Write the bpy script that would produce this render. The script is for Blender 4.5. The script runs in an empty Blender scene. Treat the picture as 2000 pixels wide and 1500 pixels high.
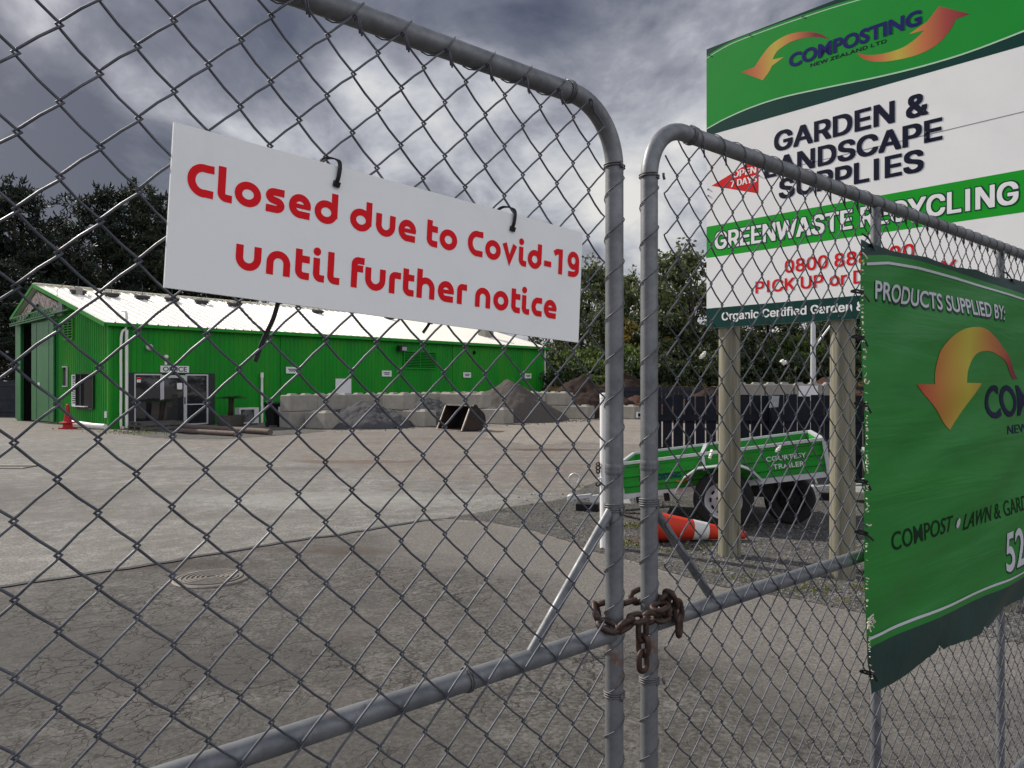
import bpy, math, random
from mathutils import Vector, Matrix, noise as mnoise
random.seed(11)
R = math.radians
sc = bpy.context.scene
COL = sc.collection

# ------------------------------------------------------------------ camera
EYE = 1.6
cam = bpy.data.cameras.new('camera')
cam.sensor_width = 36.0
cam.lens = 27.0
cam.clip_start = 0.02
cam.clip_end = 3000
camo = bpy.data.objects.new('camera', cam)
COL.objects.link(camo)
camo.location = (0, 0, EYE)
camo.rotation_euler = (R(90), 0, 0)
sc.camera = camo
sc.view_settings.view_transform = 'Standard'
sc.view_settings.look = 'None'
sc.view_settings.exposure = 0.0
sc.view_settings.gamma = 1.0

# ------------------------------------------------------------------ sun and sky
SUN_EL, SUN_AZ = R(36), R(-56)          # azimuth measured from +Y towards +X
sd = Vector((math.cos(SUN_EL) * math.sin(SUN_AZ), math.cos(SUN_EL) * math.cos(SUN_AZ), math.sin(SUN_EL)))
sl = bpy.data.lights.new('sun', 'SUN')
sl.energy = 5.0
sl.angle = R(0.6)
sl.color = (1.0, 0.93, 0.82)
slo = bpy.data.objects.new('sun', sl)
COL.objects.link(slo)
slo.rotation_euler = sd.to_track_quat('Z', 'Y').to_euler()
slo.location = (-30, 30, 40)

world = bpy.data.worlds.new('World')
sc.world = world
world.use_nodes = True
WN, WL = world.node_tree.nodes, world.node_tree.links
WN.clear()


class NT:
    """tiny node helper"""
    def __init__(s, tree):
        s.t = tree

    def n(s, typ, ins=None, **kw):
        nd = s.t.nodes.new(typ)
        for k, v in kw.items():
            setattr(nd, k, v)
        for k, v in (ins or {}).items():
            sock = nd.inputs[k]
            if hasattr(v, 'is_output') or isinstance(v, bpy.types.NodeSocket):
                s.t.links.new(v, sock)
            elif isinstance(v, bpy.types.Node):
                s.t.links.new(v.outputs[0], sock)
            else:
                if sock.type == 'RGBA' and len(v) == 3:
                    v = (*v, 1)
                sock.default_value = v
        return nd

    def math(s, op, a, b=0.0, clamp=False):
        return s.n('ShaderNodeMath', {0: a, 1: b}, operation=op, use_clamp=clamp).outputs[0]

    def vmath(s, op, a, b=(0, 0, 0)):
        nd = s.n('ShaderNodeVectorMath', {0: a, 1: b}, operation=op)
        return nd.outputs['Value'] if op in ('DOT_PRODUCT', 'LENGTH', 'DISTANCE') else nd.outputs[0]

    def ramp(s, f, stops, interp='LINEAR'):
        nd = s.n('ShaderNodeValToRGB', {0: f})
        cr = nd.color_ramp
        cr.interpolation = interp
        while len(cr.elements) > 2:
            cr.elements.remove(cr.elements[-1])
        for i, (p, c) in enumerate(stops):
            e = cr.elements[i] if i < 2 else cr.elements.new(p)
            e.position = p
            c = c if hasattr(c, '__len__') else (c, c, c)
            e.color = (*c[:3], 1)
        return nd.outputs[0]

    def mix(s, f, a, b, blend='MIX'):
        nd = s.n('ShaderNodeMix', data_type='RGBA', blend_type=blend)
        for k, v in ((0, f), (6, a), (7, b)):
            sock = nd.inputs[k]
            if isinstance(v, bpy.types.NodeSocket):
                s.t.links.new(v, sock)
            else:
                if sock.type == 'RGBA' and len(v) == 3:
                    v = (*v, 1)
                sock.default_value = v
        return nd.outputs[2]

    def noise(s, vec, scale, detail=4, rough=.55, dist=0.0, out=0):
        return s.n('ShaderNodeTexNoise', {'Vector': vec, 'Scale': scale, 'Detail': detail, 'Roughness': rough,
                                          'Distortion': dist}).outputs[out]


def pix_dir(u, v):
    d = Vector(((u - 1000) / 1500, 1, (750 - v) / 1500))
    return d.normalized()


w = NT(world.node_tree)
tc = w.n('ShaderNodeTexCoord').outputs['Generated']
sky = w.n('ShaderNodeTexSky', sky_type='NISHITA', sun_disc=False, sun_elevation=SUN_EL,
          sun_rotation=SUN_AZ, air_density=1.0, dust_density=2.0, ozone_density=1.0)
sep = w.n('ShaderNodeSeparateXYZ', {0: tc})
zc = w.math('MAXIMUM', sep.outputs[2], 0.0)
inv = w.math('DIVIDE', 1.0, w.math('ADD', zc, 0.22))
cp = w.n('ShaderNodeVectorMath', {0: tc, 'Scale': inv}, operation='SCALE').outputs[0]
cp = w.vmath('MULTIPLY', cp, (1.0, 0.75, 0.5))
n1 = w.noise(cp, 1.15, 9, .56, 0.5)
n2 = w.noise(cp, 3.1, 8, .6, 0.3)
nn = w.math('ADD', w.math('MULTIPLY', n1, .62), w.math('MULTIPLY', n2, .38))
nn = w.math('ADD', w.math('MULTIPLY', nn, 1.7), -.35)
# directional masses of darker and brighter cloud
acc = nn
for (u, v, width, amt) in [(120, 330, .30, -.22), (-150, 150, .25, -.06), (1080, 40, .30, -.20), (560, 60, .22, -.14), (860, 300, .2, -.05),
                           (1700, -200, .5, -.15), (1900, 250, .4, -.10), (270, 195, .10, .12), (560, 210, .12, .03), (700, 140, .10, .10), (960, 200, .14, .12), (760, 260, .16, .10), (330, 60, .16, -.10),
                           (1230, 380, .24, .17), (1330, 500, .28, .13), (1000, 420, .25, .04), (60, 60, .09, .10), (460, 330, .2, .03), (1330, 60, .10, .05)]:
    d = pix_dir(u, v)
    dist = w.vmath('DISTANCE', w.vmath('NORMALIZE', tc), tuple(d))
    g = w.math('SUBTRACT', 1.0, w.math('DIVIDE', dist, width), True)
    g = w.math('MULTIPLY', g, g)
    acc = w.math('ADD', acc, w.math('MULTIPLY', g, amt * 1.5))
ccol = w.ramp(acc, [(0.27, (.66, .73, 1.08)), (0.40, (1.5, 1.58, 1.98)), (0.50, (2.95, 3.0, 3.4)), (0.60, (5.1, 5.2, 5.5)), (0.72, (7.8, 7.6, 7.2))])
# the sky behind the viewer is brighter than the bank of cloud in front
back = w.math('MULTIPLY_ADD', sep.outputs[1], -0.5)
back_n = back.node
back_n.inputs[2].default_value = .5
back = w.math('MULTIPLY', w.math('POWER', back, 1.2), 1.0)
gain = w.math('ADD', 1.0, w.math('MULTIPLY', back, 1.7))
up = w.math('MULTIPLY', w.math('POWER', zc, 1.5), 1.0)
gain = w.math('ADD', gain, w.math('MULTIPLY', up, .35))
ccol = w.n('ShaderNodeVectorMath', {0: ccol, 'Scale': gain}, operation='SCALE').outputs[0]
skyc = w.mix(.90, sky.outputs[0], ccol)
bg = w.n('ShaderNodeBackground', {'Color': skyc, 'Strength': 0.1})
wo = w.n('ShaderNodeOutputWorld', {'Surface': bg})

# ------------------------------------------------------------------ materials
MATS = {}


def newmat(name):
    m = bpy.data.materials.new(name)
    m.use_nodes = True
    t = m.node_tree
    t.nodes.clear()
    h = NT(t)
    b = h.n('ShaderNodeBsdfPrincipled')
    h.n('ShaderNodeOutputMaterial', {'Surface': b.outputs[0]})
    MATS[name] = m
    return m, h, b


def setb(h, b, **kw):
    names = {'col': 'Base Color', 'rough': 'Roughness', 'metal': 'Metallic', 'nrm': 'Normal', 'spec': 'Specular IOR Level',
             'emit': 'Emission Color', 'estr': 'Emission Strength', 'coat': 'Coat Weight', 'trans': 'Transmission Weight'}
    for k, v in kw.items():
        s = b.inputs[names[k]]
        if isinstance(v, bpy.types.NodeSocket):
            h.t.links.new(v, s)
        else:
            if s.type == 'RGBA' and len(v) == 3:
                v = (*v, 1)
            s.default_value = v


def bump(h, hgt, strength=.3, dist=.01):
    return h.n('ShaderNodeBump', {'Strength': strength, 'Distance': dist, 'Height': hgt}).outputs[0]


def plain(name, c, rough=.5, metal=0.0, var=.12, scale=6.0, bmp=0.0, bscale=40.0, dirt=None, spec=.22, dscale=1.5, damt=.6):
    m, h, b = newmat(name)
    co = h.n('ShaderNodeTexCoord').outputs['Object']
    f = h.noise(co, scale, 5, .6)
    lo = tuple(x * (1 - var) for x in c)
    hi = tuple(min(1, x * (1 + var)) for x in c)
    col = h.ramp(f, [(.3, lo), (.7, hi)])
    if dirt:
        dm = h.ramp(h.noise(co, dscale, 7, .65, .4), [(.48, 0.0), (.72, damt)])
        col = h.mix(dm, col, dirt)
    setb(h, b, col=col, rough=rough, metal=metal, spec=spec)
    if bmp:
        setb(h, b, nrm=bump(h, h.noise(co, bscale, 4, .6), bmp, .01))
    return m


plain('white_paint', (.78, .78, .77), .45, var=.03)
plain('notice_white', (.83, .84, .84), .38, var=.02, scale=3, dirt=(.66, .66, .65), dscale=5, damt=.35)
plain('sign_white', (.80, .80, .80), .4, var=.03, scale=2, dirt=(.6, .6, .6), damt=.2)
plain('pipe_white', (.76, .75, .70), .5, var=.05, dirt=(.5, .48, .42), damt=.4)
plain('notice_red', (.70, .008, .016), .5, var=.03, spec=.12)
plain('sign_red', (.62, .010, .014), .5, var=.05, spec=.12)
plain('sign_navy', (.008, .010, .028), .6, var=.1, spec=.08)
plain('logo_blue', (.012, .012, .12), .6, var=.1, spec=.08)
plain('sign_green', (.010, .25, .032), .55, var=.05, scale=2, spec=.1)
plain('sign_green_bright', (.010, .31, .02), .55, var=.06, scale=2, spec=.1)
plain('sign_dark', (.004, .042, .036), .55, var=.08, scale=2, spec=.1)
plain('sign_line', (.42, .62, .45), .4, var=.03)
plain('banner_dark', (.006, .035, .03), .45, var=.2, scale=5, bmp=.3, bscale=12)
plain('banner_navy', (.006, .007, .035), .6, var=.1, spec=.1)
plain('banner_ink', (.003, .018, .007), .6, var=.1, spec=.1)
plain('banner_grey', (.50, .51, .54), .5, var=.05)
plain('black_plastic', (.012, .012, .014), .35, var=.1)
plain('dark_void', (.006, .006, .007), .9, var=.1)
plain('tyre', (.018, .018, .019), .8, var=.2, bmp=.3, bscale=60)
plain('rim_grey', (.42, .42, .44), .45, .3, var=.12, scale=9, dirt=(.2, .17, .15), damt=.4)
plain('galv_bright', (.55, .57, .58), .42, .35, var=.08, scale=14)
plain('galv_dull', (.30, .31, .33), .5, .5, var=.14, scale=12)
plain('trailer_green', (.02, .28, .03), .4, var=.07, scale=2, dirt=(.05, .10, .03), dscale=2.2, damt=.6)
plain('bin_green', (.015, .06, .04), .5, var=.1)
plain('cone_red', (.62, .045, .02), .5, var=.06, scale=5, dirt=(.3, .05, .03), damt=.3)
plain('cone_white', (.68, .68, .66), .5, var=.06, dirt=(.4, .38, .35), damt=.4)
plain('old_cone', (.42, .02, .03), .55, var=.12)
plain('black_wood', (.010, .012, .019), .8, var=.3, scale=5, bmp=.3, bscale=20)
plain('grey_wood', (.10, .095, .085), .85, var=.3, scale=6, bmp=.4, bscale=25)
plain('dark_fence', (.030, .033, .042), .8, var=.25, scale=3)
plain('log_wood', (.13, .10, .085), .85, var=.25, scale=7, bmp=.4, bscale=25)
plain('weathered_frame', (.5, .5, .52), .45, .1, var=.05)
plain('office_dark', (.03, .033, .035), .5, var=.15)
plain('concrete', (.285, .268, .235), .9, var=.14, scale=3, bmp=.35, bscale=18, dirt=(.20, .19, .17), dscale=1.1, damt=.8)
plain('gravel_grey', (.062, .062, .066), .95, var=.35, scale=22, bmp=1.0, bscale=16)
plain('gravel_brown', (.08, .07, .062), .95, var=.3, scale=20, bmp=1.0, bscale=14)
plain('bark', (.022, .013, .010), .95, var=.45, scale=15, bmp=1.0, bscale=12, dirt=(.05, .025, .016), damt=.6)
plain('bark_red', (.06, .027, .016), .95, var=.45, scale=15, bmp=1.0, bscale=12)
plain('bucket_steel', (.035, .032, .032), .45, .5, var=.3, scale=3, dirt=(.10, .05, .035), dscale=2.0, damt=.6)
plain('bucket_edge', (.40, .36, .33), .4, .5, var=.2, dirt=(.25, .10, .04), dscale=4, damt=.8)
plain('cloud_grey_metal', (.4, .4, .42), .4, .6, var=.1)
plain('iron', (.17, .155, .14), .7, .3, var=.2, scale=20, bmp=.3, bscale=60)
plain('trunk', (.06, .048, .038), .9, var=.3, scale=5, bmp=.5, bscale=12)
plain('fern_trunk', (.03, .022, .018), .9, var=.3, scale=12)
plain('beige_wall', (.46, .36, .24), .8, var=.06)
plain('light_label', (.72, .72, .72), .5, var=.03)
plain('text_grey', (.10, .10, .11), .6, var=.05)
plain('scrap_white', (.78, .76, .70), .6, var=.06, bmp=.4, bscale=60)
plain('thread', (.62, .58, .46), .8, var=.1)
plain('ac_body', (.58, .58, .56), .5, var=.05)
plain('roof_vent', (.05, .05, .055), .6, var=.2)
plain('stone', (.165, .16, .152), .9, var=.45, scale=9)
plain('label_yellow', (.6, .42, .04), .5, var=.05)
plain('orange_mark', (.6, .16, .03), .5, var=.05)


def m_paint_green():
    m, h, b = newmat('shed_green')
    co = h.n('ShaderNodeTexCoord').outputs['Object']
    st = h.n('ShaderNodeMapping', {'Vector': co, 'Scale': (1, 1, .25)}).outputs[0]
    f = h.noise(st, .9, 6, .6)
    col = h.ramp(f, [(.3, (.007, .19, .016)), (.5, (.008, .255, .018)), (.7, (.04, .265, .014))])
    g = h.ramp(h.noise(st, 5, 6, .7), [(.48, 0.0), (.8, .55)])
    col = h.mix(g, col, (.045, .13, .035))
    setb(h, b, col=col, rough=.45, spec=.2)


def m_door_green():
    m, h, b = newmat('door_green')
    co = h.n('ShaderNodeTexCoord').outputs['Object']
    st = h.n('ShaderNodeMapping', {'Vector': co, 'Scale': (1.5, 1.5, .5)}).outputs[0]
    f = h.noise(st, 1.6, 7, .65)
    col = h.ramp(f, [(.3, (.008, .12, .025)), (.6, (.012, .165, .036)), (.8, (.045, .20, .08))])
    setb(h, b, col=col, rough=.38)


def m_peel():
    m, h, b = newmat('peeling_board')
    co = h.n('ShaderNodeTexCoord').outputs['Object']
    f = h.noise(co, 5, 8, .7, 1.0)
    col = h.ramp(f, [(.42, (.24, .09, .07)), (.5, (.52, .46, .42)), (.62, (.6, .55, .5)), (.75, (.28, .2, .17))])
    setb(h, b, col=col, rough=.85)


def m_roof():
    m, h, b = newmat('roof_white')
    co = h.n('ShaderNodeTexCoord').outputs['Object']
    f = h.noise(co, .8, 6, .6)
    col = h.ramp(f, [(.3, (.82, .79, .70)), (.7, (.89, .87, .79))])
    sp = h.ramp(h.noise(co, 3.0, 5, .7), [(.70, 0.0), (.78, .5)])
    col = h.mix(sp, col, (.45, .43, .4))
    setb(h, b, col=col, rough=.38, spec=.6)


def m_galv(name, lo, hi, metal, rust):
    m, h, b = newmat(name)
    co = h.n('ShaderNodeTexCoord').outputs['Object']
    f = h.noise(co, 26, 6, .65)
    col = h.ramp(f, [(.3, lo), (.7, hi)])
    g = h.ramp(h.noise(co, 7, 6, .7, .3), [(.50, 0.0), (.68, .55)])
    col = h.mix(g, col, tuple(min(1, x * 1.35) for x in hi))
    st = h.n('ShaderNodeMapping', {'Vector': co, 'Scale': (38, 38, 3.5)}).outputs[0]
    dk = h.ramp(h.noise(st, 1, 5, .7), [(.62, 0.0), (.74, .6)])
    col = h.mix(dk, col, tuple(x * .35 for x in lo))
    if rust:
        rm = h.ramp(h.noise(co, 9, 7, .7, .6), [(.63, 0.0), (.72, rust)])
        col = h.mix(rm, col, (.16, .065, .025))
    if name == 'post_steel':
        sx = h.n('ShaderNodeSeparateXYZ', {0: co})
        near = h.math('SUBTRACT', 1.0, h.math('MULTIPLY', h.math('ABSOLUTE', sx.outputs[0]), 30.0), True)
        bandm = h.ramp(sx.outputs[2], [(.0, 0.0), (1.0, 0.0)])
        dz = h.math('ABSOLUTE', h.math('SUBTRACT', sx.outputs[2], 1.10))
        bandm = h.math('SUBTRACT', 1.0, h.math('MULTIPLY', dz, 9.0), True)
        rn_ = h.math('ADD', h.noise(co, 45, 6, .7), h.math('MULTIPLY', bandm, .22))
        rm = h.math('MULTIPLY', h.ramp(rn_, [(.68, 0.0), (.78, .8)]), h.math('MULTIPLY', near, bandm, True))
        col = h.mix(rm, col, (.17, .065, .022))
    setb(h, b, col=col, rough=h.ramp(f, [(.3, .62), (.7, .42)]), metal=metal, nrm=bump(h, h.noise(co, 160, 3, .6), .12, .002))


m_galv('pipe_steel', (.10, .108, .12), (.185, .193, .206), .35, .35)
m_galv('wire_steel', (.045, .050, .064), (.10, .106, .128), .3, .0)
m_galv('tie_wire', (.07, .07, .075), (.16, .16, .17), .3, .25)


m_galv('post_steel', (.11, .118, .13), (.205, .213, .226), .35, .45)


def m_rust():
    m, h, b = newmat('rusty_chain')
    co = h.n('ShaderNodeTexCoord').outputs['Object']
    f = h.noise(co, 90, 6, .7)
    col = h.ramp(f, [(.3, (.022, .013, .011)), (.55, (.05, .027, .021)), (.75, (.12, .055, .035))])
    setb(h, b, col=col, rough=.55, metal=.35, nrm=bump(h, h.noise(co, 220, 4, .7), .35, .002))


m_rust()


def m_post():
    m, h, b = newmat('treated_pine')
    co = h.n('ShaderNodeTexCoord').outputs['Object']
    st = h.n('ShaderNodeMapping', {'Vector': co, 'Scale': (9, 9, .55)}).outputs[0]
    f = h.noise(st, 2.2, 8, .65, .5)
    col = h.ramp(f, [(.28, (.10, .092, .066)), (.5, (.20, .186, .135)), (.72, (.30, .28, .205))])
    ck = h.ramp(h.noise(st, 4.5, 3, .5), [(.655, 0.0), (.69, .8)])
    col = h.mix(ck, col, (.06, .05, .035))
    kn = h.ramp(h.noise(co, 4.2, 2, .5), [(.70, 0.0), (.78, .7)])
    col = h.mix(kn, col, (.12, .075, .045))
    setb(h, b, col=col, rough=.8, nrm=bump(h, f, .4, .01))


def m_banner():
    m, h, b = newmat('banner_green')
    co = h.n('ShaderNodeTexCoord').outputs['Object']
    st = h.n('ShaderNodeMapping', {'Vector': co, 'Scale': (.4, .4, 4.5)}).outputs[0]
    f = h.noise(st, 1.5, 5, .55)
    col = h.ramp(f, [(.3, (.009, .150, .018)), (.7, (.014, .215, .028))])
    setb(h, b, col=col, rough=.42, spec=.22, nrm=bump(h, h.noise(st, 2.0, 4, .5, .5), .40, .03))


def gradient_mat(name, axis, stops, rough=.55):
    m, h, b = newmat(name)
    g = h.n('ShaderNodeSeparateXYZ', {0: h.n('ShaderNodeTexCoord').outputs['Generated']}).outputs[axis]
    setb(h, b, col=h.ramp(g, stops), rough=rough, spec=.2)


RD, DRD, OR, YL = (.42, .05, .03), (.17, .012, .03), (.5, .16, .05), (.48, .38, .05)
gradient_mat('arrow_print_a', 0, [(0, RD), (.2, OR), (.40, YL), (.62, OR), (.85, DRD)])
gradient_mat('arrow_print_b', 0, [(0, RD), (.22, OR), (.38, YL), (.6, OR), (.8, (.32, .05, .04)), (1, DRD)])
gradient_mat('arrow_print_c', 0, [(0, (.42, .04, .025)), (.12, (.42, .11, .03)), (.42, (.42, .36, .035)), (.62, (.40, .16, .035)), (.85, (.30, .04, .03)), (1, (.08, .01, .03))])
m_paint_green(); m_door_green(); m_peel(); m_roof(); m_post(); m_banner()


def m_glass():
    m, h, b = newmat('window_glass')
    setb(h, b, col=(.02, .022, .025), rough=.03, spec=.9)


m_glass()


def ground_mat(name, lo, mid, hi, crack=0.0, grit=55.0, stain=None, samt=.5, bumps=.35, cscale=3.0, pebble=0.0, marks=()):
    m, h, b = newmat(name)
    co = h.n('ShaderNodeTexCoord').outputs['Object']
    f = h.noise(co, grit, 5, .7)
    big = h.noise(co, .55, 6, .6, .4)
    col = h.ramp(f, [(.39, lo), (.5, mid), (.61, hi)])
    col = h.mix(h.ramp(big, [(.35, .0), (.7, .5)]), col, tuple(x * .62 for x in mid))
    md_ = h.noise(co, 4.5, 7, .72, .3)
    col = h.mix(h.ramp(md_, [(.38, .42), (.62, 0.0)]), col, tuple(x * .45 for x in lo))
    col = h.mix(h.ramp(md_, [(.52, .0), (.75, .35)]), col, tuple(x * 1.15 for x in hi))
    if stain:
        sm = h.ramp(h.noise(co, .8, 6, .62, .8), [(.50, 0.0), (.66, samt)])
        col = h.mix(sm, col, stain)
    for (mx_, my_, rx_, ry_, mc_, ma_) in marks:       # oil and rust stains, tyre streaks, and broad darkening painted in for vignetting
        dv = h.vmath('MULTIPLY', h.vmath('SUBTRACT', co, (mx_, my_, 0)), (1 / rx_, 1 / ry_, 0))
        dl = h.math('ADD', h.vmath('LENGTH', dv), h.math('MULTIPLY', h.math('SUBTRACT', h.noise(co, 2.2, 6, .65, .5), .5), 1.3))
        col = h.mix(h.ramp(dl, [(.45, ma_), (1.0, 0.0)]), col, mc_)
    if name == 'driveway_asphalt':
        sx = h.n('ShaderNodeSeparateXYZ', {0: co})
        pos = h.math('ADD', h.math('MULTIPLY', sx.outputs[0], .42), h.math('MULTIPLY', h.math('SUBTRACT', sx.outputs[1], 5.2), .36))
        pos = h.math('ADD', pos, h.math('MULTIPLY', h.math('SUBTRACT', h.noise(co, .9, 5, .6), .5), 1.6))
        smooth_m = h.ramp(pos, [(.0, 0.0), (.55, 1.0)])
        pc = h.ramp(h.noise(co, 75, 5, .7), [(.39, (.088, .081, .075)), (.5, (.138, .128, .119)), (.61, (.20, .187, .175))])
        col = h.mix(smooth_m, col, pc)
    spots = h.ramp(h.noise(co, 16, 2, .4), [(.71, 0.0), (.76, .65)])
    col = h.mix(spots, col, tuple(x * .35 for x in lo))
    hgt = f
    if pebble:
        vo = h.n('ShaderNodeTexVoronoi', {'Vector': co, 'Scale': pebble}, feature='F1')
        pc = h.ramp(vo.outputs['Distance'], [(.0, 1.25), (.75, .45)])
        col = h.mix(1.0, col, pc, 'MULTIPLY')
        hgt = h.math('SUBTRACT', 1.0, vo.outputs['Distance'])
    if crack:
        wob = h.n('ShaderNodeVectorMath', {0: h.noise(co, 3, 4, .6, 0, 1), 'Scale': .35}, operation='SCALE').outputs[0]
        cv = h.n('ShaderNodeVectorMath', {0: co, 1: wob}, operation='ADD').outputs[0]
        tot = None
        for s_, wd in ((cscale, .010), (cscale * 2.7, .014)):
            ve = h.n('ShaderNodeTexVoronoi', {'Vector': cv, 'Scale': s_}, feature='DISTANCE_TO_EDGE').outputs['Distance']
            ln = h.ramp(ve, [(wd * .4, 1.0), (wd * 1.6, 0.0)])
            tot = ln if tot is None else h.mix(1.0, tot, ln, 'LIGHTEN')
        mask = h.ramp(h.noise(co, .62, 4, .55), [(.43, 0.0), (.58, crack)])
        if name == 'driveway_asphalt':
            mask = h.mix(smooth_m, mask, (0, 0, 0))
        cm = h.math('MULTIPLY', tot, mask)
        col = h.mix(cm, col, (.012, .011, .011))
        hgt = h.math('SUBTRACT', hgt, h.math('MULTIPLY', cm, 2.0))
    setb(h, b, col=col, rough=.93, nrm=bump(h, hgt, bumps, .012), spec=.3)


ground_mat('yard_ground', (.125, .112, .10), (.20, .182, .165), (.30, .275, .25), 0, 26, (.13, .095, .078), .45, .6, pebble=0, marks=[(1.0, 18.7, 1.5, .45, (.06, .032, .024), .85), (-3.3, 15.8, 2.2, .5, (.10, .07, .055), .7), (-1, 22.5, 4, .8, (.13, .10, .08), .6), (1.5, 16.6, 6, .12, (.10, .088, .078), .6), (1.0, 15.2, 6, .13, (.10, .088, .078), .6), (.2, 20.5, 6, .16, (.11, .095, .085), .55), (2.4, 13.5, 2.5, .7, (.11, .10, .09), .6)])
ground_mat('driveway_asphalt', (.050, .046, .043), (.108, .101, .095), (.185, .174, .164), .95, 44, (.085, .075, .068), .5, .45, 2.6, marks=[(-3.3, 6.75, 1.3, .35, (.045, .034, .028), .75), (-1.55, 7.35, 1.0, .25, (.055, .040, .032), .7), (-.2, 7.9, .8, .22, (.06, .045, .036), .6), (-1.4, 4.4, .8, .5, (.05, .047, .045), .5), (.8, 4.3, .35, .5, (.055, .05, .047), .5), (-3.4, 4.3, 2.4, 1.5, (.05, .048, .047), .65), (-.9, 3.1, 1.6, .8, (.055, .052, .05), .55), (2.2, 3.6, 1.6, .9, (.06, .057, .055), .55), (-.3, 6.3, 1.6, .09, (.07, .066, .062), .6), (-.6, 5.5, 1.8, .08, (.07, .066, .062), .55)])  # broad foreground marks paint lens vignetting into the asphalt colour
ground_mat('light_asphalt', (.112, .108, .10), (.212, .204, .19), (.335, .322, .30), .3, 46, (.115, .102, .092), .5, .45, 1.7, marks=[(-11, 10.5, 7.5, 3.2, (.085, .080, .075), .75), (-5.2, 14.5, 3.5, .5, (.10, .09, .082), .6), (-4.5, 9.3, 3.2, .35, (.12, .112, .104), .5), (-2.6, 10.6, 3.0, .9, (.30, .30, .285), .45), (-16, 18, 6, 2, (.09, .085, .08), .6)])  # older left end of the apron, darkened further as painted-in vignetting
ground_mat('smooth_asphalt', (.095, .087, .082), (.140, .129, .121), (.19, .177, .166), .25, 75, (.10, .085, .076), .45, .25, 1.5)
ground_mat('gravel_ground', (.06, .058, .055), (.125, .121, .115), (.24, .232, .22), 0, 40, (.07, .062, .055), .5, .8, pebble=34)
ground_mat('far_yard', (.20, .18, .155), (.26, .235, .205), (.33, .30, .265), 0, 25, (.15, .11, .09), .5, .3)
ground_mat('dry_bank', (.05, .032, .018), (.12, .075, .035), (.22, .14, .06), 0, 3, (.06, .055, .03), .7, .5)
ground_mat('hill_ground', (.012, .015, .008), (.025, .028, .015), (.04, .04, .02), 0, 3, None, .5, .5)


def leaf_mat(name, a, b_, c, tr=.2):
    m, h, b = newmat(name)
    gi = h.n('ShaderNodeNewGeometry')
    co = h.n('ShaderNodeTexCoord').outputs['Object']
    oi = h.n('ShaderNodeObjectInfo').outputs['Random']
    f = h.math('ADD', h.math('MULTIPLY', gi.outputs['Random Per Island'], .45), h.math('MULTIPLY', h.noise(co, .55, 3, .5), .6))
    f = h.math('ADD', f, h.math('MULTIPLY', h.math('SUBTRACT', oi, .5), .22))
    col = h.ramp(f, [(.25, a), (.55, b_), (.85, c)])
    setb(h, b, col=col, rough=.6, spec=.25)
    tn = h.n('ShaderNodeBsdfTranslucent', {'Color': col})
    mx = h.n('ShaderNodeMixShader', {0: tr, 1: b.outputs[0], 2: tn.outputs[0]})
    out = [n for n in h.t.nodes if n.type == 'OUTPUT_MATERIAL'][0]
    h.t.links.new(mx.outputs[0], out.inputs[0])


leaf_mat('conifer_leaf', (.007, .012, .010), (.018, .028, .018), (.048, .055, .026), .18)
leaf_mat('tree_leaf', (.028, .042, .022), (.075, .100, .046), (.155, .175, .065), .35)
leaf_mat('shrub_leaf', (.05, .08, .022), (.11, .165, .04), (.20, .24, .06), .35)
leaf_mat('autumn_leaf', (.10, .085, .02), (.19, .14, .03), (.3, .2, .04), .3)
leaf_mat('fern_leaf', (.010, .018, .007), (.02, .032, .011), (.04, .055, .02), .2)
leaf_mat('weed_leaf', (.05, .09, .015), (.14, .17, .03), (.26, .22, .05), .25)

# ------------------------------------------------------------------ mesh builder
ORIG = {}


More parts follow.
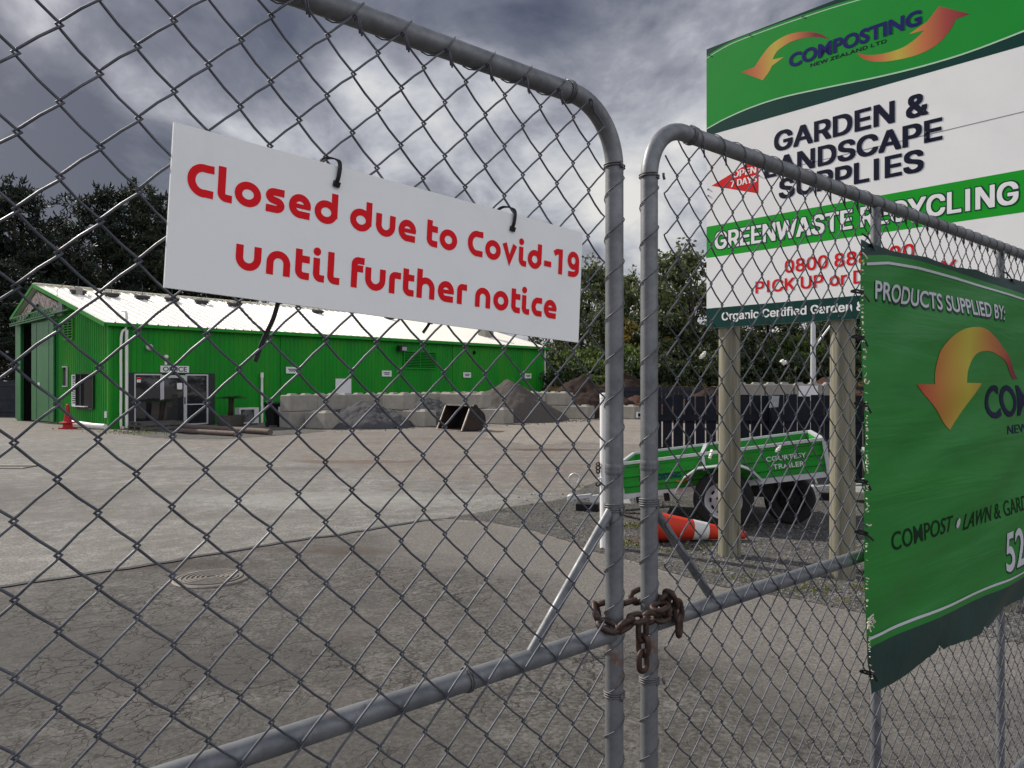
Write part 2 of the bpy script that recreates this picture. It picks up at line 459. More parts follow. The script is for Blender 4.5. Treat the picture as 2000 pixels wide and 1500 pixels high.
class MB:
    def __init__(s):
        s.v, s.f = [], []

    def add(s, vs, fs):
        o = len(s.v)
        s.v += [tuple(p) for p in vs]
        s.f += [tuple(o + i for i in f) for f in fs]
        return s

    def box(s, c, e1, e2, e3):
        """centre and three half-extent vectors"""
        c, e1, e2, e3 = map(Vector, (c, e1, e2, e3))
        vs = [c + a * e1 + b * e2 + d * e3 for a in (-1, 1) for b in (-1, 1) for d in (-1, 1)]
        return s.add(vs, [(0, 1, 3, 2), (4, 6, 7, 5), (0, 4, 5, 1), (2, 3, 7, 6), (0, 2, 6, 4), (1, 5, 7, 3)])

    def bar(s, p, q, wv, hv):
        """bar from p to q with half-vectors wv, hv"""
        p, q = Vector(p), Vector(q)
        return s.box((p + q) / 2, (q - p) / 2, wv, hv)

    def tube(s, pts, r, n=8, closed=False, cap=True):
        pts = [Vector(p) for p in pts]
        N = len(pts)
        rs = r if hasattr(r, '__len__') else [r] * N
        up = None
        rings = []
        for i in range(N):
            a = pts[(i - 1) % N] if (closed or i > 0) else pts[i]
            b = pts[(i + 1) % N] if (closed or i < N - 1) else pts[i]
            t = (b - a)
            if t.length < 1e-9:
                t = Vector((0, 0, 1))
            t.normalize()
            if up is None:
                up = t.orthogonal().normalized()
            up = (up - t * up.dot(t))
            if up.length < 1e-6:
                up = t.orthogonal()
            up.normalize()
            sd_ = t.cross(up)
            rings.append([pts[i] + (up * math.cos(2 * math.pi * k / n) + sd_ * math.sin(2 * math.pi * k / n)) * rs[i] for k in range(n)])
        vs = [p for rg in rings for p in rg]
        fs = []
        M = N if closed else N - 1
        sh = 0
        if closed:   # match the last ring to the first
            best = min(range(n), key=lambda j: (rings[-1][0] - rings[0][j]).length)
            sh = best
        for i in range(M):
            j = (i + 1) % N
            off = sh if (closed and j == 0) else 0
            for k in range(n):
                k2 = (k + 1) % n
                fs.append((i * n + k, i * n + k2, j * n + (k2 + off) % n, j * n + (k + off) % n))
        if cap and not closed:
            fs.append(tuple(range(n))[::-1])
            fs.append(tuple((N - 1) * n + k for k in range(n)))
        return s.add(vs, fs)

    def lathe(s, prof, c, axis=(0, 0, 1), n=24, cap=True):
        axis = Vector(axis).normalized()
        u = axis.orthogonal().normalized()
        v = axis.cross(u)
        c = Vector(c)
        vs = []
        for (r, h) in prof:
            for k in range(n):
                a = 2 * math.pi * k / n
                vs.append(c + axis * h + (u * math.cos(a) + v * math.sin(a)) * r)
        fs = []
        for i in range(len(prof) - 1):
            for k in range(n):
                k2 = (k + 1) % n
                fs.append((i * n + k, i * n + k2, (i + 1) * n + k2, (i + 1) * n + k))
        if cap:
            fs.append(tuple(range(n))[::-1])
            fs.append(tuple((len(prof) - 1) * n + k for k in range(n)))
        return s.add(vs, fs)

    def prism(s, poly, fn, d0, d1):
        """2D polygon, fn(x,y,d)->point, between depth d0 and d1"""
        n = len(poly)
        vs = [fn(x, y, d0) for x, y in poly] + [fn(x, y, d1) for x, y in poly]
        fs = [tuple(range(n))[::-1], tuple(range(n, 2 * n))]
        fs += [(i, (i + 1) % n, n + (i + 1) % n, n + i) for i in range(n)]
        return s.add(vs, fs)

    def build(s, name, mat, parent=None, smooth=False, origin=(0, 0, 0)):
        me = bpy.data.meshes.new(name)
        o = Vector(ORIG[parent.name]) if parent else Vector(origin)
        me.from_pydata([Vector(p) - o for p in s.v], [], s.f)
        me.validate()
        mats = mat if isinstance(mat, (list, tuple)) else [mat]
        for m in mats:
            me.materials.append(MATS[m])
        if smooth:
            me.polygons.foreach_set('use_smooth', [True] * len(me.polygons))
            if smooth == 'auto':
                try:
                    me.set_sharp_from_angle(angle=R(35))
                except Exception:
                    pass
        me.update()
        ob = bpy.data.objects.new(name, me)
        COL.objects.link(ob)
        if parent:
            ob.parent = parent
        else:
            ob.location = o
        ORIG[ob.name] = tuple(o)
        return ob


def tag(o, label=None, cat=None, group=None, kind=None):
    if label: o['label'] = label
    if cat: o['category'] = cat
    if group: o['group'] = group
    if kind: o['kind'] = kind
    return o


def thing(name, loc, label, cat, group=None):
    o = bpy.data.objects.new(name, None)
    o.empty_display_size = .1
    COL.objects.link(o)
    o.location = loc
    ORIG[o.name] = tuple(loc)
    return tag(o, label, cat, group)


def dup(src, loc, rz=0.0, scale=1.0, label=None, group=None):
    def cp(o, par):
        c = o.copy()
        COL.objects.link(c)
        if par: c.parent = par
        for ch in o.children:
            cp(ch, c)
        return c
    r = cp(src, None)
    r.location = loc
    r.rotation_euler = (0, 0, rz)
    r.scale = (scale,) * 3 if not hasattr(scale, '__len__') else scale
    if label: r['label'] = label
    if group: r['group'] = group
    return r


def gnd(u, v, z=0.0):
    Y = EYE * 1500 / (v - 750)
    return Vector(((u - 1000) / 1500 * Y, Y, z))


def at(u, v, Y):
    return Vector(((u - 1000) / 1500 * Y, Y, EYE - (v - 750) / 1500 * Y))


# lettering from the built-in font -----------------------------------------------------
_TX = {}


def text2d(body, bold=0.0):
    key = (body, bold)
    if key in _TX: return _TX[key]
    cu = bpy.data.curves.new('lettering', 'FONT')
    cu.body = body
    cu.offset = bold
    cu.resolution_u = 4
    ob = bpy.data.objects.new('lettering', cu)
    COL.objects.link(ob)
    dg = bpy.context.evaluated_depsgraph_get()
    me = ob.evaluated_get(dg).to_mesh()
    vs = [(v.co.x, v.co.y) for v in me.vertices]
    fs = [tuple(p.vertices) for p in me.polygons]
    ob.evaluated_get(dg).to_mesh_clear()
    bpy.data.objects.remove(ob)
    bpy.data.curves.remove(cu)
    _TX[key] = (vs, fs)
    return vs, fs


CAP = max(y for x, y in text2d('H')[0])
GROT = None
try:
    import os
    GROT = bpy.data.fonts.load(os.path.join(bpy.utils.system_resource('DATAFILES'), 'fonts', 'Inter.woff2'))
except Exception:
    GROT = None
from mathutils.geometry import tessellate_polygon, delaunay_2d_cdt


def grot2d(body):
    """grotesque letters as filled outlines: list of (verts, tris), one per outer contour"""
    key = ('grot', body)
    if key in _TX: return _TX[key]
    cu = bpy.data.curves.new('lettering', 'FONT')
    cu.body = body
    cu.font = GROT
    ob = bpy.data.objects.new('lettering', cu)
    COL.objects.link(ob)
    dg = bpy.context.evaluated_depsgraph_get()
    oe = ob.evaluated_get(dg)
    c2 = oe.to_curve(dg)
    cons = []
    for sp_ in c2.splines:
        P = []
        bp = sp_.bezier_points
        n = len(bp)
        for i in range(n):
            a, b = bp[i], bp[(i + 1) % n]
            p0, p1, p2, p3 = a.co.xy, a.handle_right.xy, b.handle_left.xy, b.co.xy
            st = ((p1 - p0).cross(p3 - p0)) if (p1 - p0).length > 1e-6 else 0
            st2 = ((p2 - p3).cross(p0 - p3)) if (p2 - p3).length > 1e-6 else 0
            k = 1 if abs(st) < 1e-5 and abs(st2) < 1e-5 else 6
            for j in range(k):
                t = j / k
                P.append(tuple(p0 * (1 - t) ** 3 + p1 * 3 * t * (1 - t) ** 2 + p2 * 3 * t * t * (1 - t) + p3 * t ** 3))
        if len(P) > 2: cons.append(P)
    oe.to_curve_clear()
    bpy.data.objects.remove(ob)
    bpy.data.curves.remove(cu)
    area = lambda P: sum(P[i][0] * P[(i + 1) % len(P)][1] - P[(i + 1) % len(P)][0] * P[i][1] for i in range(len(P))) / 2

    def inside(p, P):
        r = False
        for i in range(len(P)):
            (x0, y0), (x1, y1) = P[i], P[i - 1]
            if (y0 > p[1]) != (y1 > p[1]) and p[0] < (x1 - x0) * (p[1] - y0) / (y1 - y0) + x0: r = not r
        return r
    big = max(cons, key=lambda P: abs(area(P)))
    sg = 1 if area(big) > 0 else -1
    for k_, P in enumerate(cons):      # plain bar for a seriffed capital I
        y0, y1 = min(p[1] for p in P), max(p[1] for p in P)
        if len(P) == 12 and sum(p[1] < y0 + .01 for p in P) == 2 and sum(p[1] > y1 - .01 for p in P) == 2:
            xs_ = sorted(p[0] for p in P)
            if abs(xs_[0] + xs_[-1] - xs_[5] - xs_[6]) < .01 and abs(xs_[4] - xs_[5]) < .01:
                a_, b_ = xs_[5], xs_[6]
                q_ = [(a_, y0), (b_, y0), (b_, y1), (a_, y1)]
                cons[k_] = q_ if area(q_) * area(P) > 0 else q_[::-1]
    out = []
    for P in cons:
        if area(P) * sg < 0: continue
        holes = [Q for Q in cons if area(Q) * sg < 0 and inside(Q[0], P)]
        pv, pe = [], []
        for q in [P] + holes:
            o0, m_ = len(pv), len(q)
            pv += [Vector(p) for p in q]
            pe += [(o0 + i, o0 + (i + 1) % m_) for i in range(m_)]
        dv, _, df, *_r = delaunay_2d_cdt(pv, pe, [], 0, 1e-6)
        keep = []
        for f_ in df:
            cx_, cy_ = sum(dv[i].x for i in f_) / len(f_), sum(dv[i].y for i in f_) / len(f_)
            if inside((cx_, cy_), P) and not any(inside((cx_, cy_), q) for q in holes): keep.append(tuple(f_))
        out.append(([tuple(v) for v in dv], keep))
    _TX[key] = out
    return out


def refine2d(vs, fs, mx):
    """split long edges so that the letters can follow a curved cloth"""
    import bmesh
    bm = bmesh.new()
    V = [bm.verts.new((x, y, 0)) for x, y in vs]
    for f in fs:
        try: bm.faces.new([V[i] for i in f])
        except ValueError: pass
    bmesh.ops.triangulate(bm, faces=bm.faces[:])
    for _ in range(6):
        lg = [e for e in bm.edges if e.calc_length() > mx]
        if not lg: break
        bmesh.ops.subdivide_edges(bm, edges=lg, cuts=1)
        bmesh.ops.triangulate(bm, faces=bm.faces[:])
    bm.verts.index_update()
    o = ([(v.co.x, v.co.y) for v in bm.verts], [tuple(v.index for v in f.verts) for f in bm.faces])
    bm.free()
    return o


def gtext(mb, body, x0, x1, base, cap, fn, d, step=.00004):
    if GROT is None:
        return text(mb, body, x0, x1, base, cap, fn, d, .02)
    parts = grot2d(body)
    hc = max(y for x, y in grot2d('H')[0][0])
    xa, xb = min(p[0] for q in parts for p in q[0]), max(p[0] for q in parts for p in q[0])
    sx, sy = (x1 - x0) / (xb - xa), cap / hc
    for i, (vs, fs) in enumerate(parts):
        mb.add([fn(x0 + (x - xa) * sx, base + y * sy, d + (i % 3) * step) for x, y in vs], fs)
    return mb


def text(mb, body, x0, x1, base, cap, fn, d, bold=.02, shear=0.0, fine=0.0):
    """fit a line between x0 and x1, baseline base, capital height cap; fn(x,y,d)"""
    vs, fs = text2d(body, bold)
    xa, xb = min(v[0] for v in vs), max(v[0] for v in vs)
    sx, sy = (x1 - x0) / (xb - xa), cap / (CAP + bold)
    flat = [(x0 + (x - xa) * sx + y * sy * shear, base + y * sy) for x, y in vs]
    if fine:
        flat, fs = refine2d(flat, fs, fine)
    mb.add([fn(x, y, d) for x, y in flat], fs)
    return mb


def ribbon(mb, pts, wd, fn, d):
    """flat stroke of width wd along 2D points"""
    n = len(pts)
    L, Rr = [], []
    closed = (Vector(pts[0]) - Vector(pts[-1])).length < 1e-7
    for i in range(n):
        p = Vector(pts[i])
        if closed:
            a = Vector(pts[i - 1]) if i > 0 else Vector(pts[-2])
            b = Vector(pts[i + 1]) if i < n - 1 else Vector(pts[1])
        else:
            a = Vector(pts[max(i - 1, 0)])
            b = Vector(pts[min(i + 1, n - 1)])
        d1, d2 = (p - a), (b - p)
        if d1.length < 1e-9: d1 = d2
        if d2.length < 1e-9: d2 = d1
        d1.normalize(); d2.normalize()
        t = (d1 + d2)
        t.normalize()
        nrm = Vector((-t.y, t.x))
        k = wd / 2 / max(.5, nrm.dot(Vector((-d1.y, d1.x))))
        L.append(p + nrm * k)
        Rr.append(p - nrm * k)
    vs = [fn(q.x, q.y, d) for q in L] + [fn(q.x, q.y, d) for q in Rr]
    mb.add(vs, [(i, i + 1, n + i + 1, n + i) for i in range(n - 1)])


def arc(cx, cy, rx, ry, a0, a1, n=14):
    return [(cx + rx * math.cos(R(a0 + (a1 - a0) * i / n)), cy + ry * math.sin(R(a0 + (a1 - a0) * i / n))) for i in range(n + 1)]


def smooth2(pts, n=6, closed=False):
    """Catmull-Rom through 2D or 3D points"""
    P = [Vector(p) for p in pts]
    out = []
    N = len(P)
    for i in range(N if closed else N - 1):
        p0 = P[(i - 1) % N] if (closed or i > 0) else P[0]
        p1, p2 = P[i], P[(i + 1) % N]
        p3 = P[(i + 2) % N] if (closed or i + 2 < N) else P[-1]
        for k in range(n):
            t = k / n
            out.append(.5 * ((2 * p1) + (p2 - p0) * t + (2 * p0 - 5 * p1 + 4 * p2 - p3) * t * t + (3 * p1 - p0 - 3 * p2 + p3) * t ** 3))
    if not closed: out.append(P[-1])
    return [tuple(q) for q in out]


# ------------------------------------------------------------------ ground
def sheet(name, mat, poly, z, kind='structure', rag=0.0, sub=0.6):
    pts = []
    n = len(poly)
    for i in range(n):
        a, b = Vector(poly[i][:2]), Vector(poly[(i + 1) % n][:2])
        k = max(1, int((b - a).length / sub))
        for j in range(k):
            p = a.lerp(b, j / k)
            if rag:
                p = p + Vector((mnoise.noise((p.x * 2.1, p.y * 2.1, 3)), mnoise.noise((p.x * 2.1, p.y * 2.1, 9)))) * rag
            pts.append((p.x, p.y, z))
    mb = MB()
    mb.add(pts, [tuple(range(len(pts)))])
    o = mb.build(name, mat)
    # fan safety: triangulate the n-gon
    import bmesh
    bm = bmesh.new(); bm.from_mesh(o.data)
    bmesh.ops.triangulate(bm, faces=bm.faces[:])
    for f in bm.faces:
        if f.normal.z < 0: f.normal_flip()
    bm.to_mesh(o.data); bm.free()
    return tag(o, kind=kind)


mb = MB()
mb.add([(-600, -200, 0), (600, -200, 0), (600, 1200, 0), (-600, 1200, 0)], [(0, 1, 2, 3)])
tag(mb.build('ground', 'yard_ground'), kind='structure')
g2 = lambda L: [tuple(gnd(u, v))[:2] for u, v in L]
# pale worn asphalt that narrows to a tongue on the right
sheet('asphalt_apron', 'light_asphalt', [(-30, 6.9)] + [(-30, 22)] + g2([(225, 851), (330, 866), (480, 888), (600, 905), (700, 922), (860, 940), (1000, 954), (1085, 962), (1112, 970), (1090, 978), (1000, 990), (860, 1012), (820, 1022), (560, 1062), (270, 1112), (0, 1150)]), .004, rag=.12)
# cracked driveway in front of it, smoother where it has been patched
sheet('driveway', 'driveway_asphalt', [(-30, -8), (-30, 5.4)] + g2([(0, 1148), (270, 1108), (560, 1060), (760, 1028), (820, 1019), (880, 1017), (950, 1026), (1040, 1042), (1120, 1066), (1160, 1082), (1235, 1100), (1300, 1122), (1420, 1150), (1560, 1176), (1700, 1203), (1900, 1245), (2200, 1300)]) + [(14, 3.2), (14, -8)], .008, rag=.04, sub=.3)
# stony verge under the trailer
sheet('gravel_verge', 'gravel_ground', g2([(865, 1012), (1000, 990), (1100, 976), (1140, 950), (1200, 930), (1300, 905), (1500, 885), (1800, 880)]) + [(18, 16), (18, 2.6)] + g2([(2200, 1290), (1900, 1240), (1700, 1198), (1560, 1171), (1420, 1145), (1300, 1116), (1235, 1094), (1160, 1076), (1120, 1060), (1040, 1036), (950, 1020)]), .004, rag=.08)
sheet('far_yard', 'far_yard', g2([(930, 836), (1010, 830), (1130, 823), (1260, 818), (1420, 822), (1420, 870), (1240, 868), (1120, 864), (1040, 868), (960, 858)]), .004, rag=.5)
sheet('gravel_strip', 'gravel_ground', g2([(235, 846), (330, 838), (440, 836), (560, 837), (640, 842), (560, 850), (430, 858), (330, 858)]), .006, rag=.15)
# dark seam where the driveway was re-laid
mb = MB()
seam = smooth2(g2([(-60, 1160), (0, 1149), (130, 1130), (270, 1109), (420, 1084), (560, 1061), (700, 1040), (800, 1023), (860, 1015)]), 8)
ribbon(mb, [(x + mnoise.noise((x * 5, y * 5, 0)) * .05, y + mnoise.noise((x * 5, y * 5, 4)) * .05) for x, y in seam], .07, lambda x, y, d: (x, y, d), .0165)
tag(mb.build('road_seam', 'gravel_grey'), kind='structure')

# small loose stones on the verge: nobody could count them
mb = MB()
rs = random.Random(5)
def stone(mb, x, y, r):
    a = rs.random() * 6
    e = [r * rs.uniform(.6, 1.2) for _ in range(6)]
    vs = [(x + e[0] * math.cos(a), y + e[0] * math.sin(a), r * .3), (x - e[1] * math.sin(a), y + e[1] * math.cos(a), r * .3),
          (x - e[2] * math.cos(a), y - e[2] * math.sin(a), r * .3), (x + e[3] * math.sin(a), y - e[3] * math.cos(a), r * .3), (x + r * .1, y, r * rs.uniform(.7, 1.1))]
    mb.add(vs, [(0, 1, 4), (1, 2, 4), (2, 3, 4), (3, 0, 4), (0, 1, 2, 3)[::-1]])
cnt = 0
while cnt < 5200:
    u = rs.uniform(1010, 1990)
    v = rs.uniform(965, 1260)
    lim = 1030 + (u - 1000) * .245 + 6
    if u < 1160: lim = 1018 + (u - 1000) * .31
    if v > lim + rs.gauss(0, 5): continue
    p = gnd(u, v)
    stone(mb, p.x, p.y, rs.choice([.006, .009, .009, .012, .016, .022]) * rs.uniform(.7, 1.2))
    cnt += 1
tag(mb.build('gravel', 'stone'), kind='stuff')
# weeds
mb = MB()
for (u, v, n, hh) in [(1228, 1030, 40, .07), (1222, 1062, 36, .06), (1225, 1070, 26, .05), (1175, 1052, 20, .06), (1300, 1078, 30, .05), (1368, 1073, 22, .06), (1390, 1118, 26, .04), (1445, 1132, 26, .04), (1470, 1125, 20, .04), (1590, 1152, 24, .05),
                      (985, 1000, 30, .05), (1130, 952, 22, .06), (1310, 983, 20, .06), (1680, 1150, 20, .06), (1560, 1160, 20, .04), (1640, 1175, 20, .04), (250, 846, 60, .12), (300, 848, 50, .10), (230, 844, 40, .1), (190, 838, 30, .12)]:
    p = gnd(u, v)
    sprd = .10 if v > 900 else .6
    for _ in range(n):
        a = rs.random() * 6.28
        x, y = p.x + rs.gauss(0, sprd), p.y + rs.gauss(0, sprd * .6)
        l = hh * rs.uniform(.4, 1.1)
        dx, dy = math.cos(a) * l * .8, math.sin(a) * l * .8
        wv = (-math.sin(a) * l * .22, math.cos(a) * l * .22)
        mb.add([(x, y, 0.004), (x + dx * .5 + wv[0], y + dy * .5 + wv[1], l * .6), (x + dx, y + dy, l * .7), (x + dx * .5 - wv[0], y + dy * .5 - wv[1], l * .6)], [(0, 1, 2, 3)])
tag(mb.build('weeds', 'weed_leaf'), kind='stuff')

# manhole cover with concentric ridges
c = gnd(413, 1133, .012)
mh = thing('manhole_cover', c, 'round ridged iron manhole cover set in the cracked driveway', 'manhole')
prof = [(.0, .012)]
for i in range(6):
    r0 = .035 + i * .038
    prof += [(r0, .010), (r0 + .004, .020), (r0 + .019, .020), (r0 + .023, .010)]
prof += [(.262, .010)]
MB().lathe(prof, c, n=48, cap=False).build('cover_plate', 'iron', mh)
MB().lathe([(.266, .0), (.268, .014), (.288, .012), (.30, .004), (.302, -.006)], c, n=48, cap=False).build('rim', 'iron', mh)
c = gnd(12, 913, .004)
dg_ = thing('drain_grate', c, 'slotted drain grate in the pale asphalt at the far left', 'drain')
m1, m2 = MB(), MB()
m1.bar(c + Vector((-.5, -.24, .01)), c + Vector((.5, -.24, .01)), (0, .05, 0), (0, 0, .012))
m1.bar(c + Vector((-.5, .24, .01)), c + Vector((.5, .24, .01)), (0, .05, 0), (0, 0, .012))
for i in range(13):
    x = -.48 + i * .08
    m2.bar(c + Vector((x, -.19, .012)), c + Vector((x, .19, .012)), (.015, 0, 0), (0, 0, .01))
m1.build('frame', 'concrete', dg_)
m2.build('bars', 'iron', dg_)

# ------------------------------------------------------------------ the gate
GP0, GD, GN = Vector((.18667, 1.4, 0)), Vector((.75, .6617, 0)), Vector((.6617, -.75, 0))


def gp(s, z, o=0.0):
    return GP0 + GD * s + GN * o + Vector((0, 0, z))


def s_of(u):
    k = (u - 1000) / 1500
    return (1.4 * k - .18667) / (.75 - .6617 * k)


def gate_frame(sp, send, rbend=.11, r=.0165, zt=2.103, zb=.12):
    sg = 1 if send > sp else -1
    pts = [gp(sp, zb - .02), gp(sp, .6), gp(sp, 1.2), gp(sp, zt - rbend)]
    for i in range(1, 13):
        a = R(90 * i / 12)
        pts.append(gp(sp + sg * rbend * (1 - math.cos(a)), zt - rbend + rbend * math.sin(a)))
    n = 10
    for i in range(1, n + 1):
        s_ = sp + sg * rbend + (send - sg * rbend - sp - sg * rbend) * i / n
        pts.append(gp(s_, zt))
    for i in range(1, 13):
        a = R(90 * i / 12)
        pts.append(gp(send - sg * rbend + sg * rbend * math.sin(a), zt - rbend + rbend * math.cos(a)))
    pts += [gp(send, 1.0), gp(send, zb - .02)]
    return MB().tube(pts, r, 20)


HP, VP = .0381, .0394


def chain_link(s0, s1, sref, zref, zlo, zhi, o, seed, taper=None):
    """woven mesh: every wire is a flattened spiral clasping its neighbours"""
    mb = MB()
    a, ex, r = .0023, .0035, .0016
    k0, k1 = math.ceil((s0 - sref) / HP), math.floor((s1 - sref) / HP)

    def wob(s_, z_):
        e = seed * 7.3
        return (.0035 * mnoise.noise((s_ * 2.2, z_ * 2.2, e)) + .0016 * mnoise.noise((s_ * 13, z_ * 13, e + 2)),
                .0045 * mnoise.noise((s_ * 2.2, z_ * 2.2, e + 5)) + .0018 * mnoise.noise((s_ * 13, z_ * 13, e + 8)),
                .006 * mnoise.noise((s_ * 2.6, z_ * 2.6, e + 11)))

    for k in range(k0, k1):
        sl_, sr_ = sref + HP * k, sref + HP * (k + 1)
        even = (k % 2 == 0)
        # left bend heights
        base = zref if even else zref + VP
        n0 = math.ceil((zlo - base) / (2 * VP))
        pts = []
        j = 0
        z = base + 2 * VP * n0
        while z < zhi:
            zt_, zr_ = taper(sl_) if taper else zhi, z + VP
            if z > zt_: break
            def P(s_, z_, d_):
                w_ = wob(s_, z_)
                pts.append(gp(s_ + w_[0], z_ + w_[1], o + w_[2] * .5 + d_))
            top = (z + VP > zt_)
            P(sl_ - ex, z, 0)
            P(sl_ + .003, z + .0052, a)
            P(sl_ + HP * .5, z + VP * .5 + .0012, a * 1.15)
            P(sr_ - .003, z + VP - .0052, a)
            if top: break
            P(sr_ + ex, z + VP, 0)
            P(sr_ - .003, z + VP + .0052, -a)
            P(sl_ + HP * .5, z + VP * 1.5 - .0012, -a * 1.15)
            P(sl_ + .003, z + 2 * VP - .0052, -a)
            z += 2 * VP
        if len(pts) > 3:
            mb.tube(pts, r, 6)
            # cut end bent over at the rail
            e = pts[-1]
            if taper is None or taper(sl_) > 2.07:
                mb.tube([e, e + Vector((0, 0, .003)) + GN * .004, e + GD * .005 + GN * .004 + Vector((0, 0, .001)), e + GD * .009 + GN * .003 - Vector((0, 0, .020))], r * .95, 5)
    return mb


def lacing(mb, p_of, n_turns, rad, wire=.0013, per=14, frame=None):
    wire = .00105
    pts = []
    for i in range(int(n_turns * per) + 1):
        t = i / per
        c, e1, e2 = p_of(t)
        a = 2 * math.pi * t
        pts.append(c + (e1 * math.cos(a) + e2 * math.sin(a)) * rad)
    mb.tube(pts, wire, 5)


def rings(mb, c, axis, e1, e2, rad, n, gap, wire=.0014):
    pts = []
    for i in range(n * 16 + 1):
        a = 2 * math.pi * i / 16
        pts.append(c + axis * (gap * i / 16) + (e1 * math.cos(a) + e2 * math.sin(a)) * rad)
    mb.tube(pts, wire, 5)


Zv = Vector((0, 0, 1))


def make_gate(sp, send, label, zmid, sref, zref, seed):
    sg = 1 if send > sp else -1
    g = thing('chain_link_gate', gp(sp, 0), label, 'gate', 'pair of pipe gates chained together')
    gate_frame(sp, send).build('frame', 'post_steel', g, True)
    MB().tube([gp(sp + sg * .010, zmid), gp(sp + sg * .8, zmid - .002), gp(send - sg * .01, zmid)], .0165, 18).build('mid_rail', 'pipe_steel', g, 'auto')
    MB().tube([gp(sp + sg * .01, .12), gp(send - sg * .01, .12)], .0165, 16).build('bottom_rail', 'pipe_steel', g, 'auto')
    MB().tube([gp(sp + sg * .012, zmid + .222), gp(sp + sg * .208, zmid + .010)], .0088, 12).build('brace', 'pipe_steel', g, 'auto')
    lo, hi = (sp + .004, send - .02) if sg > 0 else (send + .02, sp - .020)

    def taper(s_):
        d = abs(s_ - sp)
        zt = 2.080
        if d < .11:
            zt = 2.103 - .11 + math.sqrt(max(0, .11 ** 2 - (.11 - d) ** 2)) - .024
        return zt
    chain_link(lo, hi, sref, zref, .135, 2.080, .0205, seed, taper).build('wire_mesh', 'wire_steel', g, True)
    # lacing wire: round the top rail, down the post
    mb = MB()
    L = abs(send - sp) - .22
    turns = int(L / .078)
    lacing(mb, lambda t: (gp(sp + sg * (.13 + .078 * t), 2.103), Zv, GN), turns, .0186)
    lacing(mb, lambda t: (gp(sp, 1.985 - .0755 * t), GD, GN), 24, .0182)
    for z, n in ((1.992, 2), (1.366, 4), (1.03, 3)):
        rings(mb, gp(sp, z), Zv, GN, GD, .0188, n, .0042)
        k = gp(sp - .004 if sg < 0 else sp + .018, z + .004, .02)
        mb.tube([k + Vector((0, 0, .006)), k, k - Vector((0, 0, .006)) + GD * .003], .0024, 6)
    rings(mb, gp(sp + sg * .125, 2.103), GD, Zv, GN, .0186, 3, .004)
    if sg < 0:
        rings(mb, gp(sp - .345, zmid), GD, Zv, GN, .0188, 2, .004)
    mb.build('lacing_wire', 'tie_wire', g, True)
    # weld collars on the post
    mb = MB()
    for z in (1.448, 1.442):
        mb.lathe([(.0166, -.007), (.0178, -.003), (.0176, .003), (.0166, .007)], gp(sp, z), n=18, cap=False)
    mb.build('weld_collar', 'pipe_steel', g, True)
    return g


gl = make_gate(0.0, -2.75, 'left leaf of the chained pipe gate, with the white notice tied to it', 1.148, -.9293, 1.6185, 1)
gr = make_gate(.1005, 3.95, 'right leaf of the chained pipe gate, with the torn green banner tied to it', 1.141, .1242, 1.727, 2)
for s_ in (1.096, 2.144):
    mb = MB()
    mb.tube([gp(s_, .13, -.002), gp(s_, 1.12, -.002)], .0135, 14)
    mb.tube([gp(s_, 1.16, -.002), gp(s_, 2.088, -.002)], .0135, 14)
    mb.build('upright', 'pipe_steel', gr, 'auto')


# ------------------------------------------------------------------ white notice
ang = math.atan2(1.862 - 1.904, .688)
def _pl(u, v, o):
    P = GP0 + GN * o
    k = (u - 1000) / 1500
    s = (P.y * k - P.x) / (GD.x - GD.y * k)
    return s, EYE - (v - 750) * (P.y + GD.y * s) / 1500
_c = [_pl(u, v, .033) for u, v in ((340, 238), (1138, 458), (1140, 670), (335, 568))]
ang = (math.atan2(_c[1][1] - _c[0][1], _c[1][0] - _c[0][0]) + math.atan2(_c[2][1] - _c[3][1], _c[2][0] - _c[3][0])) / 2
NC = Vector(_c[0])
ex2, ey2 = Vector((math.cos(ang), math.sin(ang))), Vector((-math.sin(ang), math.cos(ang)))
NW, NH = math.dist(_c[0], _c[1]), (math.dist(_c[0], _c[3]) + math.dist(_c[1], _c[2])) / 2
NO = .033


def npt(x, y, d):
    q = NC + ex2 * x - ey2 * (NH - y)
    return gp(q.x, q.y, NO + d)


def nloc(u, v):
    """pixel to notice plane (metres from its lower left corner)"""
    P = GP0 + GN * NO
    k = (u - 1000) / 1500
    s = (P.y * k - P.x) / (GD.x - GD.y * k)
    Y = P.y + GD.y * s
    q = Vector((s, EYE - (v - 750) * Y / 1500)) - NC
    return q.dot(ex2), q.dot(ey2) + NH


nt = thing('notice_board', npt(NW / 2, 0, 0), 'white notice with red words about closing, tied to the left gate leaf', 'notice')
mb = MB()
mb.prism([(0, 0), (NW, 0), (NW, NH), (0, NH)], npt, -.004, 0)
mb.build('panel', 'notice_white', nt)

SW = .0090   # stroke width of the lettering


